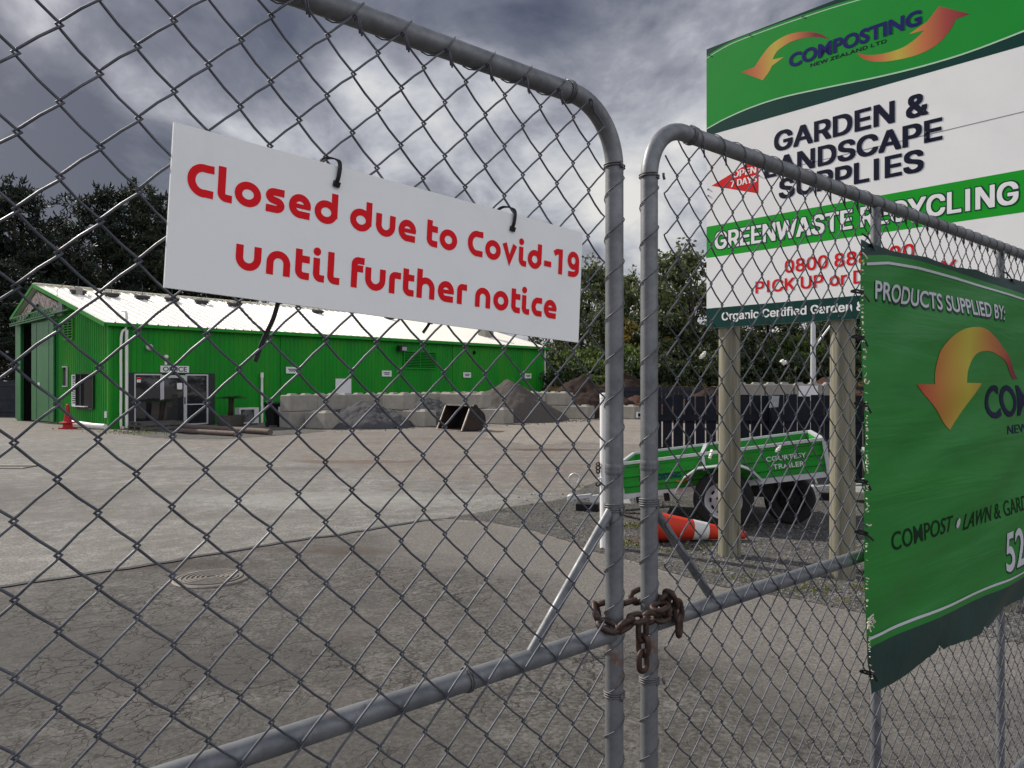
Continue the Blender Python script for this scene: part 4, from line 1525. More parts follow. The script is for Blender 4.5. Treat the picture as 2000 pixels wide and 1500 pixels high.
ztop_g = lambda t: EV + (AP - EV) * t / TA if t <= TA else AP + (LEV - AP) * (t - TA) / (TW - TA)
mb = MB()
corr(mb, lambda x, d, z: B(x, -d, z), 0, PL, 0, EV)
mb.build('front_wall', 'shed_green', sh)
mb = MB()
corr(mb, lambda x, d, z: B(-d, x, z), 0.0, 5.0, 0, ztop_g)
mb.build('gable_wall', 'shed_green', sh)
mb = MB()
mb.add([B(0, 5.0, 4.2), B(0, 9.6, 4.2), B(0, TW, LEV), B(0, TA, AP), B(0, 5.0, ztop_g(5.0))], [(0, 1, 2, 3, 4)])
mb.box(B(.0, 9.45, 2.1), E1 * .04, EI * .32, Zv * 2.1)
mb.box(B(.0, 5.05, 2.1), E1 * .04, EI * .12, Zv * 2.1)
mb.build('gable_panel', 'door_green', sh)
mb = MB()
mb.add([B(0, TW, 0), B(PL, TW, 0), B(PL, TW, LEV), B(0, TW, LEV), B(PL, 0, 0), B(PL, 0, EV), B(PL, TA, AP)], [(0, 1, 2, 3), (1, 4, 5, 6, 2)])
mb.build('rear_wall', 'shed_green', sh)
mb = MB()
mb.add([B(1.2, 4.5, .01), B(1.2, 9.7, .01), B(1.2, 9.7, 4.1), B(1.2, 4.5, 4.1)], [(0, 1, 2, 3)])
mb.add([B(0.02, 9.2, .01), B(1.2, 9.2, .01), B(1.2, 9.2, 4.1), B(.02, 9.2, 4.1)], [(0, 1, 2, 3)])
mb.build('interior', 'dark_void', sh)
# sliding door
dr = MB()
dr.box(B(-.10, 6.36, 2.12), E1 * .03, EI * 1.26, Zv * 2.03)
d_o = dr.build('sliding_door', 'door_green', sh)
mb = MB()
for t_ in (7.0, 5.6):
    mb.bar(B(-.133, t_, .15), B(-.133, t_, 4.1), EI * .012, E1 * .003)
mb.build('door_seam', 'sign_dark', d_o)
MB().box(B(-.14, 6.72, 1.55), E1 * .01, EI * .12, Zv * .11).build('door_notice', 'light_label', d_o)
mb = MB()
mb.box(B(-.07, 9.42, 2.12), E1 * .03, EI * .33, Zv * 2.05)
mb.build('door_leaf', 'door_green', sh)
# header truss
mb = MB()
zt1, zt2 = 4.40, 4.72
mb.bar(B(-.28, 4.5, zt2 - .1), B(-.28, 9.85, zt2 - .28), E1 * .02, Zv * .025)
mb.bar(B(-.28, 4.5, zt1 - .1), B(-.28, 9.85, zt1 - .28), E1 * .02, Zv * .025)
for i in range(13):
    t_ = 4.6 + i * .39
    zz_ = -.1 - .18 * (t_ - 4.5) / 5.8
    mb.bar(B(-.28, t_, zt1 + zz_), B(-.28, t_ + .19, zt2 + zz_), E1 * .01, EI * .012)
    mb.bar(B(-.28, t_ + .19, zt2 + zz_), B(-.28, t_ + .38, zt1 + zz_), E1 * .01, EI * .012)
mb.bar(B(-.16, 3.1, 4.42), B(-.16, 9.85, 4.2), E1 * .15, Zv * .02)
mb.build('door_track', 'door_green', sh)
# peeling barge boards
mb = MB()
mb.prism([(TA, AP - .22), (4.65, ztop_g(4.65) - .22), (4.65, ztop_g(4.65) - .75), (TA, AP - .72)], lambda t_, z, d: B(-.05 - d, t_, z), 0, .03)
mb.prism([(TA, AP - .22), (TA, AP - .72), (9.6, ztop_g(9.6) - .5), (9.6, ztop_g(9.6) - .16)], lambda t_, z, d: B(-.05 - d, t_, z), 0, .03)
mb.build('peeling_board', 'peeling_board', sh)
MB().box(B(-.10, 4.35, 4.55), E1 * .05, EI * .22, Zv * .28).build('vent_box', 'galv_dull', sh)
# roof with ribs running down the slope
def roof(mb, ta, za, tb, zb, over):
    dz = (zb - za) / (tb - ta)
    ta2, za2 = ta - (over if ta < tb else -over), 0
    za2 = za + dz * (ta2 - ta)
    x0, x1, pitch = -.22, PL + .15, .38
    n = int((x1 - x0) / pitch)
    xs = []
    for i in range(n + 1):
        b_ = x0 + i * pitch
        xs += [(b_, 0), (b_ + pitch * .8, 0), (b_ + pitch * .86, .035), (b_ + pitch * .94, .035)]
    xs = [(x, d) for x, d in xs if x < x1] + [(x1, 0)]
    vs = []
    for x, d in xs:
        vs += [B(x, ta2, za2 + d), B(x, tb, zb + d)]
    mb.add(vs, [(2 * i, 2 * i + 2, 2 * i + 3, 2 * i + 1) for i in range(len(xs) - 1)])
mb = MB()
roof(mb, 0, EV + .06, TA, AP + .06, .16)
roof(mb, TW, LEV + .06, TA, AP + .06, .16)
rf = mb.build('roof', 'roof_white', sh)
MB().bar(B(-.22, TA, AP + .11), B(PL + .15, TA, AP + .11), EI * .16, Zv * .012).build('ridge_cap', 'roof_white', rf)
mb = MB()
mb.bar(B(-.24, -.16, EV - .06), B(-.24, TA, AP + .02), E1 * .018, Zv * .075)
mb.bar(B(-.24, TA, AP + .02), B(-.24, TW + .16, LEV - .02), E1 * .018, Zv * .075)
mb.bar(B(-.2, -.20, EV - .05), B(PL + .1, -.20, EV - .05), EI * .05, Zv * .055)
mb.bar(B(6.0, -.262, EV - .03), B(PL + .1, -.262, EV - .03), EI * .008, Zv * .07)
mb.build('gutter', 'shed_green', sh)
MB().bar(B(PL - .02, -.05, 0), B(PL - .02, -.05, EV - .12), EI * .03, E1 * .035).build('corner_trim', 'pipe_white', sh)
mb = MB()
mb.bar(B(-.035, -.035, 0), B(-.035, -.035, EV - .1), EI * .05, E1 * .05)
for p_ in (11.2, 13.2, 17.1, 6.9):
    mb.bar(B(p_, -.034, 0), B(p_, -.034, EV - .12), EI * .006, E1 * .03)
mb.build('corner_flashing', 'shed_green', sh)
# roof vents
def p_for(u, t):
    k = (u - 1000) / 1500
    a = C0 + EI * t
    return (k * a.y - a.x) / (E1.x - k * E1.y)
rz = lambda t: EV + .06 + (AP - EV) * t / TA
slope = Vector((EI.x, EI.y, (AP - EV) / TA)).normalized()
rn = E1.cross(slope)
if rn.z < 0: rn = -rn
for u, t in ((152, 5.5), (217, 5.5), (277, 5.5), (335, 5.55), (393, 5.6), (456, 5.6), (620, 5.6), (760, 5.6)):
    p_ = p_for(u, t)
    mb = MB()
    mb.box(B(p_, t, rz(t)) + rn * .11, E1 * .28, slope * .14, rn * .05)
    mb.box(B(p_, t, rz(t)) + rn * .03, E1 * .23, slope * .1, rn * .03)
    mb.box(B(p_, t, rz(t)) + rn * .172, E1 * .33, slope * .16, rn * .012)
    mb.tube([B(p_, t, rz(t)) + rn * .2, B(p_, t, rz(t)) + rn * .2 + Zv * .45], .012, 6)
    mb.build('roof_vent', 'roof_vent', rf)
p_ = p_for(949, 2.2)
MB().box(B(p_, 2.2, rz(2.2) + .28), E1 * .35, EI * .3, Zv * .34).build('chimney', 'concrete', rf)
MB().box(B(.9, 5.4, rz(5.4) + .14), E1 * .12, EI * .1, Zv * .16).build('chimney', 'concrete', rf)
mb = MB()
mb.tube([B(-.2, 4.4, 4.7), B(-.1, 4.8, 5.3), B(.4, 5.3, 5.75), B(.9, 5.4, 5.5)], .012, 6)
mb.build('cable', 'black_plastic', sh, True)
# pipes
mb = MB()
mb.tube(smooth2([B(.55, .3, 4.25), B(.55, -.05, 4.15), B(.5, -.12, 3.6), B(.34, -.13, 3.3), B(.33, -.13, 1.5), B(.33, -.13, .12), B(.42, -.2, .05)], 4), .045, 10)
mb.build('downpipe', 'pipe_white', sh, 'auto')
MB().tube([B(.53, -.12, 3.55), B(.53, -.12, .02)], .058, 12).build('downpipe', 'pipe_white', sh, 'auto')
mb = MB()
mb.tube([B(5.94, -.11, 0), B(5.94, -.11, 1.9)], .05, 10)
mb.tube([B(5.94, -.11, 1.86), B(5.94, -.11, 2.07)], .068, 10)
mb.build('vent_pipe', 'pipe_white', sh, 'auto')
# office front
po = MB()
po.box(B(.68, -.045, .98), E1 * .14, EI * .04, Zv * 1.0)
po.box(B(3.755, -.045, .98), E1 * .14, EI * .04, Zv * 1.0)
po.box(B(2.22, -.045, 1.995), E1 * 1.68, EI * .04, Zv * .02)
po.build('office_surround', 'office_dark', sh)
gm = MB()
for a, b_ in ((.86, 1.80), (2.76, 3.58)):
    gm.box(B((a + b_) / 2, -.04, 1.0), E1 * ((b_ - a) / 2), EI * .008, Zv * .95)
wf = MB()
for a in (.84, 1.79, 2.75, 3.60):
    wf.bar(B(a, -.06, .05), B(a, -.06, 1.97), E1 * .025, EI * .03)
for z in (.06, 1.95):
    wf.bar(B(.866, -.06, z), B(1.764, -.06, z), EI * .03, Zv * .025)
    wf.bar(B(2.776, -.06, z), B(3.574, -.06, z), EI * .03, Zv * .025)
wf.bar(B(2.776, -.06, .82), B(3.574, -.06, .82), EI * .028, Zv * .018)
of_ = gm.build('window', 'window_glass', sh)
wf.build('frame', 'weathered_frame', of_)
MB().box(B(.98, -.07, 1.75), E1 * .07, EI * .004, Zv * .09).build('sticker', 'light_label', of_)
MB().box(B(.98, -.0745, 1.80), E1 * .07, EI * .002, Zv * .035).build('sticker', 'sign_red', of_)
dm = MB()
dm.box(B(2.27, -.05, .98), E1 * .40, EI * .008, Zv * .86)
od = dm.build('door', 'window_glass', sh)
mb = MB()
for a in (1.855, 2.685):
    mb.bar(B(a, -.075, .06), B(a, -.075, 1.93), E1 * .035, EI * .025)
for z in (.10, 1.88):
    mb.bar(B(1.892, -.075, z), B(2.648, -.075, z), EI * .025, Zv * .05)
mb.build('frame', 'weathered_frame', od)
MB().bar(B(2.685, -.115, .85), B(2.685, -.115, 1.10), E1 * .015, EI * .012).build('handle', 'black_plastic', od)
MB().box(B(2.5, -.062, 1.52), E1 * .10, EI * .003, Zv * .12).build('door_notice', 'light_label', od)
osn = thing('office_sign', B(2.32, -.06, 2.04), 'white board reading OFFICE above the glass door', 'sign')
MB().box(B(2.32, -.055, 2.16), E1 * .545, EI * .012, Zv * .125).build('panel', 'light_label', osn)
mb = MB()
text(mb, 'OFFICE', 1.86, 2.78, 2.075, .175, lambda x, y, d: B(x, -.07 - d, y), .0, .02)
mb.build('lettering', 'bin_green', osn)
MB().lathe([(.07, 0), (.07, .1), (.04, .14)], B(1.98, -.03, 2.62), axis=EQ, n=14).build('wall_lamp', 'pipe_white', sh, 'auto')
MB().bar(B(1.98, -.03, 2.32), B(1.98, -.03, 2.5), E1 * .04, EI * .03).build('wall_lamp', 'pipe_white', sh)
MB().lathe([(.11, 0), (.12, .12), (.05, .2)], B(1.35, -.03, 2.95), axis=EQ, n=14).build('wall_lamp', 'ac_body', sh, 'auto')
# louvres
def louvre(name, fn, x0, x1, z0, z1, n, mid=True):
    fr = MB()
    for a in (x0, x1): fr.bar(fn(a, .05, z0), fn(a, .05, z1), fn(.03, 0, 0) - fn(0, 0, 0), fn(0, .03, 0) - fn(0, 0, 0))
    for z in (z0, z1): fr.bar(fn(x0, .05, z), fn(x1, .05, z), fn(0, .028, 0) - fn(0, 0, 0), Zv * .03)
    if mid: fr.bar(fn((x0 + x1) / 2, .055, z0), fn((x0 + x1) / 2, .055, z1), fn(.018, 0, 0) - fn(0, 0, 0), fn(0, .02, 0) - fn(0, 0, 0))
    bk = MB()
    bk.box(fn((x0 + x1) / 2, .034, (z0 + z1) / 2), fn((x1 - x0) / 2, 0, 0) - fn(0, 0, 0), fn(0, .004, 0) - fn(0, 0, 0), Zv * ((z1 - z0) / 2))
    sl = MB()
    for i in range(n):
        z = z0 + (z1 - z0) * (i + .5) / n
        sl.bar(fn(x0, .055, z), fn(x1, .055, z), (fn(0, .018, 0) - fn(0, 0, 0)) + Zv * -.012, Zv * ((z1 - z0) / n * .13))
    o = fr.build(name, 'shed_green', sh)
    bk.build('opening', 'dark_void', o)
    sl.build('slat', 'shed_green', o)
louvre('louvre', lambda x, d, z: B(x, -d, z), 13.7, 15.83, 2.37, 3.23, 11)
louvre('louvre', lambda x, d, z: B(-d, x, z), 3.3, 4.18, 3.32, 4.12, 8)
MB().box(B(10.08, -.045, .92), E1 * .43, EI * .02, Zv * .92).build('hatch', 'light_label', sh)
MB().box(B(11.6, -.04, 1.05), E1 * .5, EI * .02, Zv * .12).build('hatch', 'dark_void', sh)
fl = MB()
pf = p_for(778, 0)
fl.box(B(pf, -.28, 3.33), E1 * .24, EI * .10, Zv * .13)
fl.bar(B(pf, -.03, 3.36), B(pf, -.25, 3.36), E1 * .03, Zv * .03)
fo = fl.build('floodlight', 'black_plastic', sh)
MB().box(B(pf + .06, -.385, 3.31), E1 * .15, EI * .004, Zv * .09).build('lens', 'cloud_grey_metal', fo)
MB().lathe([(.10, 0), (.10, .05)], B(p_for(925, 0), -.03, 3.3), axis=EQ, n=12).build('cable_hole', 'dark_void', sh)
# gable window, hatch and price board
gw = MB()
gw.box(B(-.045, 2.1, 1.34), E1 * .02, EI * .80, Zv * .64)
go = gw.build('window', 'dark_void', sh)
mb = MB()
for t_ in (1.29, 2.91, 2.42): mb.bar(B(-.075, t_, .68), B(-.075, t_, 1.99), EI * .025, E1 * .02)
for z in (.68, 1.99): mb.bar(B(-.075, 1.32, z), B(-.075, 2.88, z), E1 * .02, Zv * .025)
mb.build('frame', 'office_dark', go)
MB().bar(B(-.14, 1.75, .76), B(-.14, 2.88, .76), E1 * .07, Zv * .015).build('sill', 'light_label', go)
mb = MB()
mb.box(B(-.045, 4.08, 1.89), E1 * .02, EI * .20, Zv * .36)
so = mb.build('slot_window', 'dark_void', sh)
mb = MB()
mb.bar(B(-.06, 3.85, 2.27), B(-.06, 4.31, 2.27), E1 * .03, Zv * .02)
mb.bar(B(-.06, 3.85, 1.51), B(-.06, 4.31, 1.51), E1 * .03, Zv * .02)
mb.bar(B(-.06, 3.87, 1.53), B(-.06, 3.87, 2.25), E1 * .03, EI * .02)
mb.build('frame', 'weathered_frame', so)
pb = thing('price_board', B(-.06, 3.17, .75), 'tall narrow white board of small text beside the dark gable window', 'sign')
MB().box(B(-.055, 3.17, 1.35), E1 * .012, EI * .21, Zv * .60).build('panel', 'light_label', pb)
mb = MB()
rs = random.Random(3)
for i in range(13):
    z = 1.88 - i * .083
    w_ = rs.uniform(.10, .16)
    mb.box(B(-.0695, 3.17 + rs.uniform(-.02, .02), z), E1 * .0015, EI * w_, Zv * (.022 if i else .04))
mb.build('printing', 'bin_green', pb)
MB().bar(B(-.06, .12, .40), B(-.06, .12, .62), E1 * .04, EI * .1).build('meter_box', 'ac_body', sh)
# bay labels
for i, (p_, z_, tx) in enumerate([(p_for(569, 0), 2.19, 'first'), (p_for(754, 0), 2.10, 'second'), (p_for(911, 0), 2.08, 'third'), (p_for(1030, 0), 2.07, 'fourth')]):
    lb = ['white bay label on the green wall between the vent pipe and the white hatch', 'white bay label on the green wall left of the wall louvre', 'white bay label on the green wall right of the wall louvre', 'white bay label nearest the far white corner of the shed'][i]
    t_ = thing('bay_label', B(p_, -.05, z_ - .12), lb, 'label', 'small white bay labels along the shed wall')
    mb = MB()
    mb.box(B(p_, -.05, z_), E1 * .29, EI * .012, Zv * .14)
    mb.build('panel', 'light_label', t_)
    mb = MB()
    mb.box(B(p_, -.064, z_ + .04), E1 * .2, EI * .0015, Zv * .022)
    mb.box(B(p_, -.064, z_ - .03), E1 * .15, EI * .0015, Zv * .022)
    mb.build('printing', 'text_grey', t_)

# ------------------------------------------------------------------ things in front of the shed
def cone_at(c, h, mats, label, lying=None):
    pass


c = B(-.92, 0, 0) + EQ * -1.3
rc = thing('traffic_cone', c, 'old red witch hat cone standing by the shed gable door', 'traffic cone')
mb = MB()
mb.lathe([(.30, 0), (.30, .05), (.16, .06), (.15, .20), (.27, .205), (.27, .24), (.13, .26), (.045, .86), (.02, .88)], c, n=20)
mb.build('cone', 'old_cone', rc, 'auto')
# white pipe lying along the gable foot
mb = MB()
mb.tube([B(-.35, 3.1, .16), B(-.4, 1.5, .14), B(-.45, .3, .12), B(-.25, -.25, .1)], .10, 12)
tag(mb.build('drain_pipe', 'pipe_white', None, 'auto', origin=B(-.35, 1.5, 0)), 'fat white drain pipe lying along the foot of the gable wall', 'pipe')

# pallet stack
pc = G(1.0, 1.55)
pal = []
for k in range(2):
    t_ = thing('pallet', pc + Zv * (k * .145), ['grey wooden pallet at the bottom of the stack before the office', 'grey wooden pallet on top of the stack before the office'][k], 'pallet', 'pallets stacked before the office')
    z0 = k * .145
    d_ = k * .06
    mb = MB()
    for i in range(7):
        mb.bar(G(.25 + d_ + i * .22, 1.0, z0 + .132), G(.25 + d_ + i * .22, 2.1, z0 + .132), E1 * .05, Zv * .010)
    mb.build('deck_board', 'grey_wood', t_)
    mb = MB()
    for q in (1.05, 1.55, 2.05):
        mb.bar(G(.2 + d_, q, z0 + .072), G(1.63 + d_, q, z0 + .072), EQ * .045, Zv * .048)
    mb.build('bearer', 'grey_wood', t_)
    mb = MB()
    for i in (0, 3, 6):
        mb.bar(G(.25 + d_ + i * .22, 1.0, z0 + .012), G(.25 + d_ + i * .22, 2.1, z0 + .012), E1 * .05, Zv * .010)
    mb.build('base_board', 'grey_wood', t_)
for (a, b_, r, lb) in [(gnd(350, 838), gnd(528, 850), .10, 'long dark pole lying on the ground, its sawn end nearest the wheelie bin'), (gnd(350, 846), gnd(463, 853), .085, 'shorter dark pole lying in front of the pallets')]:
    mb = MB()
    mb.tube([a + Zv * r, a.lerp(b_, .5) + Zv * r, b_ + Zv * r], [r * .9, r, r], 12)
    tag(mb.build('timber_pole', 'log_wood', None, 'auto', origin=(a + b_) / 2), lb, 'pole', 'dark poles lying before the office')


def tree_fern(c, h, rad, n, label, lean=0.0, potr=0.0):
    t_ = thing('tree_fern', c, label, 'plant', 'tree ferns by the office')
    mb = MB()
    mb.tube([c, c + Vector((lean * .4, 0, h * .5)), c + Vector((lean, 0, h))], [.11, .09, .10], 10)
    mb.build('trunk', 'fern_trunk', t_, True)
    mb = MB()
    rr = random.Random(int(h * 100))
    top = c + Vector((lean, 0, h))
    for i in range(n):
        a = 2 * math.pi * i / n + rr.uniform(-.2, .2)
        dirv = Vector((math.cos(a), math.sin(a), 0))
        L = rad * rr.uniform(.8, 1.15)
        rise = rr.uniform(.15, .5)
        sdv = Vector((-math.sin(a), math.cos(a), 0))
        prev = None
        for j in range(9):
            f = j / 8
            p = top + dirv * L * f + Zv * (rise * L * (f * 1.6 - 1.9 * f * f))
            if prev is not None:
                for s_ in (-1, 1):
                    wl = L * .22 * math.sin(math.pi * min(.97, f * .9 + .08))
                    for m_ in range(2):
                        p0 = prev.lerp(p, m_ * .5)
                        q = p0 + sdv * s_ * wl + dirv * wl * .35 - Zv * wl * rr.uniform(.1, .5)
                        e = (p - prev) * .30
                        mb.add([p0, p0 + e, q + e * .3], [(0, 1, 2)])
            prev = p
    mb.build('crown', 'fern_leaf', t_)
    return t_


tree_fern(G(1.55, .55), .95, .75, 15, 'dark tree fern beside the left pillar of the office front', .1)
c = G(3.75, 1.55)
pl_ = thing('planter', c, 'low wide grey planter tub between the office and the heat pump', 'planter')
MB().lathe([(.42, 0), (.47, .06), (.52, .36), (.55, .42), (.50, .42), (.48, .36), (.02, .34)], c, n=20, cap=False).build('tub', 'grey_wood', pl_, 'auto')
tree_fern(c + Zv * .33, .72, .72, 15, 'dark tree fern growing in the low grey planter tub', .03)
# heat pump
c = G(4.75, 1.0)
hp = thing('heat_pump', c, 'pale outdoor heat pump unit beside the black wheelie bin', 'heat pump')
MB().box(c + Zv * .36, E1 * .42, EQ * .16, Zv * .31).build('case', 'ac_body', hp)
mb = MB()
cc = c + EQ * .163 + Zv * .36
mb.box(cc - E1 * .07, E1 * .28, EQ * .006, Zv * .24)
fan = mb.build('fan_opening', 'office_dark', hp)
mb = MB()
for i in range(7):
    rr_ = .04 + i * .03
    mb.lathe([(rr_, 0), (rr_ + .006, .004), (rr_ + .012, 0)], cc - E1 * .07 + EQ * .008, axis=EQ, n=20, cap=False)
mb.build('grille', 'galv_dull', fan)
mb = MB()
for a in (-.3, .3): mb.box(c + E1 * a + Zv * .025, E1 * .05, EQ * .18, Zv * .025)
mb.build('foot', 'black_plastic', hp)
# wheelie bin
c = G(4.62, 3.25)
wb = thing('wheelie_bin', c, 'black wheelie bin with a white sticker beside the concrete blocks', 'bin')
def frust(mb, c, a0, b0, z0, a1, b1, z1):
    vs = [c + E1 * (sx * a0) + EQ * (sy * b0) + Zv * z0 for sx, sy in ((-1, -1), (1, -1), (1, 1), (-1, 1))] + [c + E1 * (sx * a1) + EQ * (sy * b1) + Zv * z1 for sx, sy in ((-1, -1), (1, -1), (1, 1), (-1, 1))]
    mb.add(vs, [(3, 2, 1, 0), (4, 5, 6, 7), (0, 1, 5, 4), (1, 2, 6, 5), (2, 3, 7, 6), (3, 0, 4, 7)])
mb = MB(); frust(mb, c, .22, .24, .06, .29, .33, .86); mb.build('body', 'black_plastic', wb)
mb = MB(); frust(mb, c, .31, .36, .865, .29, .33, .93); mb.build('lid', 'black_plastic', wb)
for sx in (-1, 1):
    MB().lathe([(.03, -.03), (.1, -.03), (.1, .03), (.03, .03)], c + E1 * (sx * .24) - EQ * .20 + Zv * .10, axis=E1, n=16).build('wheel', 'tyre', wb)
mb = MB()
mb.add([c + EQ * .302 + E1 * -.10 + Zv * .50, c + EQ * .302 + E1 * .14 + Zv * .50, c + EQ * .328 + E1 * .14 + Zv * .76, c + EQ * .328 + E1 * -.10 + Zv * .76], [(0, 1, 2, 3)])
mb.build('sticker', 'light_label', wb)

# ------------------------------------------------------------------ concrete blocks
def block_mesh(h=.6):
    mb = MB()
    b_, L, W = .03, .597, .297
    ring = lambda x, y, z: [(-x, -y, z), (x, -y, z), (x, y, z), (-x, y, z)]
    rows = [ring(L - b_, W - b_, 0), ring(L, W, b_), ring(L, W, h - b_), ring(L - b_, W - b_, h - .004)]
    vs = [p for r_ in rows for p in r_]
    fs = [(3, 2, 1, 0), (12, 13, 14, 15)]
    for i in range(3):
        for k in range(4):
            fs.append((i * 4 + k, i * 4 + (k + 1) % 4, i * 4 + 4 + (k + 1) % 4, i * 4 + 4 + k))
    mb.add(vs, fs)
    for cx in (-.3, .3):
        v2 = [(cx + sx * .17, sy * .16, h - .006) for sx, sy in ((-1, -1), (1, -1), (1, 1), (-1, 1))] + [(cx + sx * .11, sy * .10, h + .055) for sx, sy in ((-1, -1), (1, -1), (1, 1), (-1, 1))]
        mb.add(v2, [(4, 5, 6, 7), (0, 1, 5, 4), (1, 2, 6, 5), (2, 3, 7, 6), (3, 0, 4, 7)])
    return mb


blk = block_mesh().build('concrete_block', 'concrete')
tag(blk, '', 'concrete block', 'interlocking concrete blocks of the storage bays')
used = [False]
angE, angQ = math.atan2(E1.y, E1.x), math.atan2(EQ.y, EQ.x)
rs = random.Random(21)


def block(p, q, z, along_q, label):
    pos = G(p, q, z)
    rz_ = (angQ if along_q else angE) + rs.uniform(-.02, .02) + (math.pi if rs.random() < .5 else 0)
    if not used[0]:
        o = blk
        used[0] = True
        o.location = pos
        o.rotation_euler = (0, 0, rz_)
    else:
        o = dup(blk, pos, rz_)
    o['label'] = label
    return o


orders = ['first', 'second', 'third', 'fourth', 'fifth', 'sixth', 'seventh', 'eighth', 'ninth', 'tenth', 'eleventh', 'twelfth']
for i in range(12):
    for k in range(2):
        block(4.9 + i * 1.2 + (.0 if k == 0 else .03), 4.3, k * .60, False, '%s concrete block from the wheelie bin in the %s course of the long back wall' % (orders[i], 'lower' if k == 0 else 'upper'))
walls = [(5.1, [(5.46, 0)], 'first bay wall from the office'),
         (8.4, [(7.0, 0), (5.8, 0), (5.8, 1)], 'second bay wall from the office'),
         (11.7, [(8.0, 0), (6.8, 0), (5.6, 0), (6.8, 1), (5.6, 1)], 'third bay wall from the office'),
         (17.5, [(7.9, 0), (6.7, 0), (5.5, 0), (6.7, 1), (5.5, 1)], 'fourth bay wall from the office')]
for p_, lst, nm in walls:
    lows = [q for q, k in lst if k == 0]
    for q, k in lst:
        same = sorted([qq for qq, kk in lst if kk == k], reverse=True)
        pos = 'front' if q == same[0] else ('rear' if q == same[-1] else 'middle')
        block(p_, q, k * .60, True, '%s %s block of the %s' % (pos, 'lower' if k == 0 else 'upper', nm))
# pale painted face on one block
MB().box(G(8.4 - .303, 5.8, .60 + .3), E1 * .002, EQ * .52, Zv * .25).build('painted_face', 'cone_white', [o for o in COL.objects if o.get('label') == 'front upper block of the second bay wall from the office'][0]) if False else None
c = gnd(1223, 818)
block(*((lambda d: (d.dot(E1), d.dot(EQ)))(c - C0)), 0, True, 'lone concrete block beyond the gap between the gate posts')


def heap(name, c, rx, ry, h, rot, mat, label, group, seed, n=72, pw=1.4, skew=0.0):
    mb = MB()
    vs = []
    ca, sa = math.cos(rot), math.sin(rot)
    for i in range(n + 1):
        for j in range(n + 1):
            x, y = -1 + 2 * i / n, -1 + 2 * j / n
            rr_ = math.hypot(x + skew * .25, y) * (1 + .16 * mnoise.noise((x * 1.7, y * 1.7, seed)))
            z = h * max(0, 1 - rr_) ** (1 / pw) if rr_ < 1 else 0
            z *= 1 + .22 * mnoise.noise((x * 2.5, y * 2.5, seed + 3)) + .06 * mnoise.noise((x * 9, y * 9, seed + 5))
            z += ((.05 * mnoise.noise((x * 12, y * 12, seed + 6)) + .035 * mnoise.noise((x * 27, y * 27, seed + 8))) * min(1, z * 4) if z > .0 else 0)
            if rr_ >= 1: z = -.04
            X, Y = x * rx, y * ry
            vs.append(c + Vector((X * ca - Y * sa, X * sa + Y * ca, z)))
    fs = [(i * (n + 1) + j, (i + 1) * (n + 1) + j, (i + 1) * (n + 1) + j + 1, i * (n + 1) + j + 1) for i in range(n) for j in range(n)]
    mb.add(vs, fs)
    o = mb.build(name, mat, None, True, origin=c)
    return tag(o, label, 'heap', group)


HG = 'heaps in the storage bays'
heap('gravel_heap', G(6.9, 5.6), 1.75, 2.0, .98, angE, 'gravel_grey', 'dark grey gravel heap in the bay nearest the office', HG, 1, pw=1.5)
heap('gravel_heap', G(10.1, 5.7), 1.7, 1.7, 1.05, angE, 'gravel_grey', 'low grey gravel heap behind the loader bucket', HG, 2, pw=1.3)
heap('sand_heap', G(14.2, 6.3), 2.9, 2.7, 1.75, angE, 'gravel_brown', 'tall brown grey heap in the widest bay, rising above the block wall', HG, 3, pw=1.25)
heap('bark_heap', G(20.2, 6.2), 3.1, 3.0, 2.0, angE, 'bark', 'dark brown bark heap at the far end of the block wall', HG, 4, pw=1.2)
heap('bark_heap', G(25.6, 5.0), 2.6, 3.0, 2.3, angE, 'bark', 'dark bark heap just past the far corner of the shed', HG, 7, pw=1.2)
heap('bark_heap', Vector((6.6, 40, 0)), 2.2, 2.6, 1.0, 0, 'bark_red', 'reddish bark heap seen through the gap between the gate posts', HG, 5)
heap('bark_heap', Vector((15.2, 36.5, 0)), 3.2, 2.5, 1.9, 0, 'bark_red', 'reddish bark heap behind the black fence, between the sign posts', HG, 6)
heap('bark_heap', Vector((8.6, 33, 0)), 2.3, 2.4, 1.45, 0, 'bark', 'dark bark heap behind the black fence, left of the sign posts', HG, 9)

mb = MB()
rs = random.Random(77)
for p0, q0, rp, rq, n_ in ((6.9, 7.2, 1.6, .8, 260), (10.1, 7.3, 1.6, .8, 200), (14.4, 8.9, 2.6, .8, 260)):
    for _ in range(n_):
        p = G(p0 + rs.gauss(0, rp * .6), q0 + rs.gauss(0, rq * .5))
        stone(mb, p.x, p.y, rs.uniform(.015, .05))
tag(mb.build('rubble', 'gravel_grey'), kind='stuff')

# loader bucket
LB, LE = Vector((-2.62, 27.0, 0)), Vector((-1.68, 25.75, 0))
lat = (LE - LB)
lw = lat.length
lat.normalize()
bk_ = Vector((-lat.y, lat.x, 0))
if bk_.dot(Vector((1, 1, 0))) < 0: bk_ = -bk_
bu = thing('loader_bucket', (LB + LE) / 2, 'dark steel loader bucket tipped on its edge in front of the bays', 'bucket')
prof = [(0, .0), (.72, .02)] + arc(.72, .36, .26, .34, -80, 60, 8) + [(.66, .80), (.36, .86)]
mb = MB()
n = len(prof)
vs = [LB + bk_ * a + Zv * z for a, z in prof] + [LE + bk_ * a + Zv * z for a, z in prof]
mb.add(vs, [(i, i + 1, n + i + 1, n + i) for i in range(n - 1)])
for e in (LB, LE):
    pv = [e + bk_ * a + Zv * z for a, z in prof]
    mb.add(pv, [tuple(range(n))])
o = mb.build('shell', 'bucket_steel', bu)
md = o.modifiers.new('thick', 'SOLIDIFY'); md.thickness = .025
mb = MB()
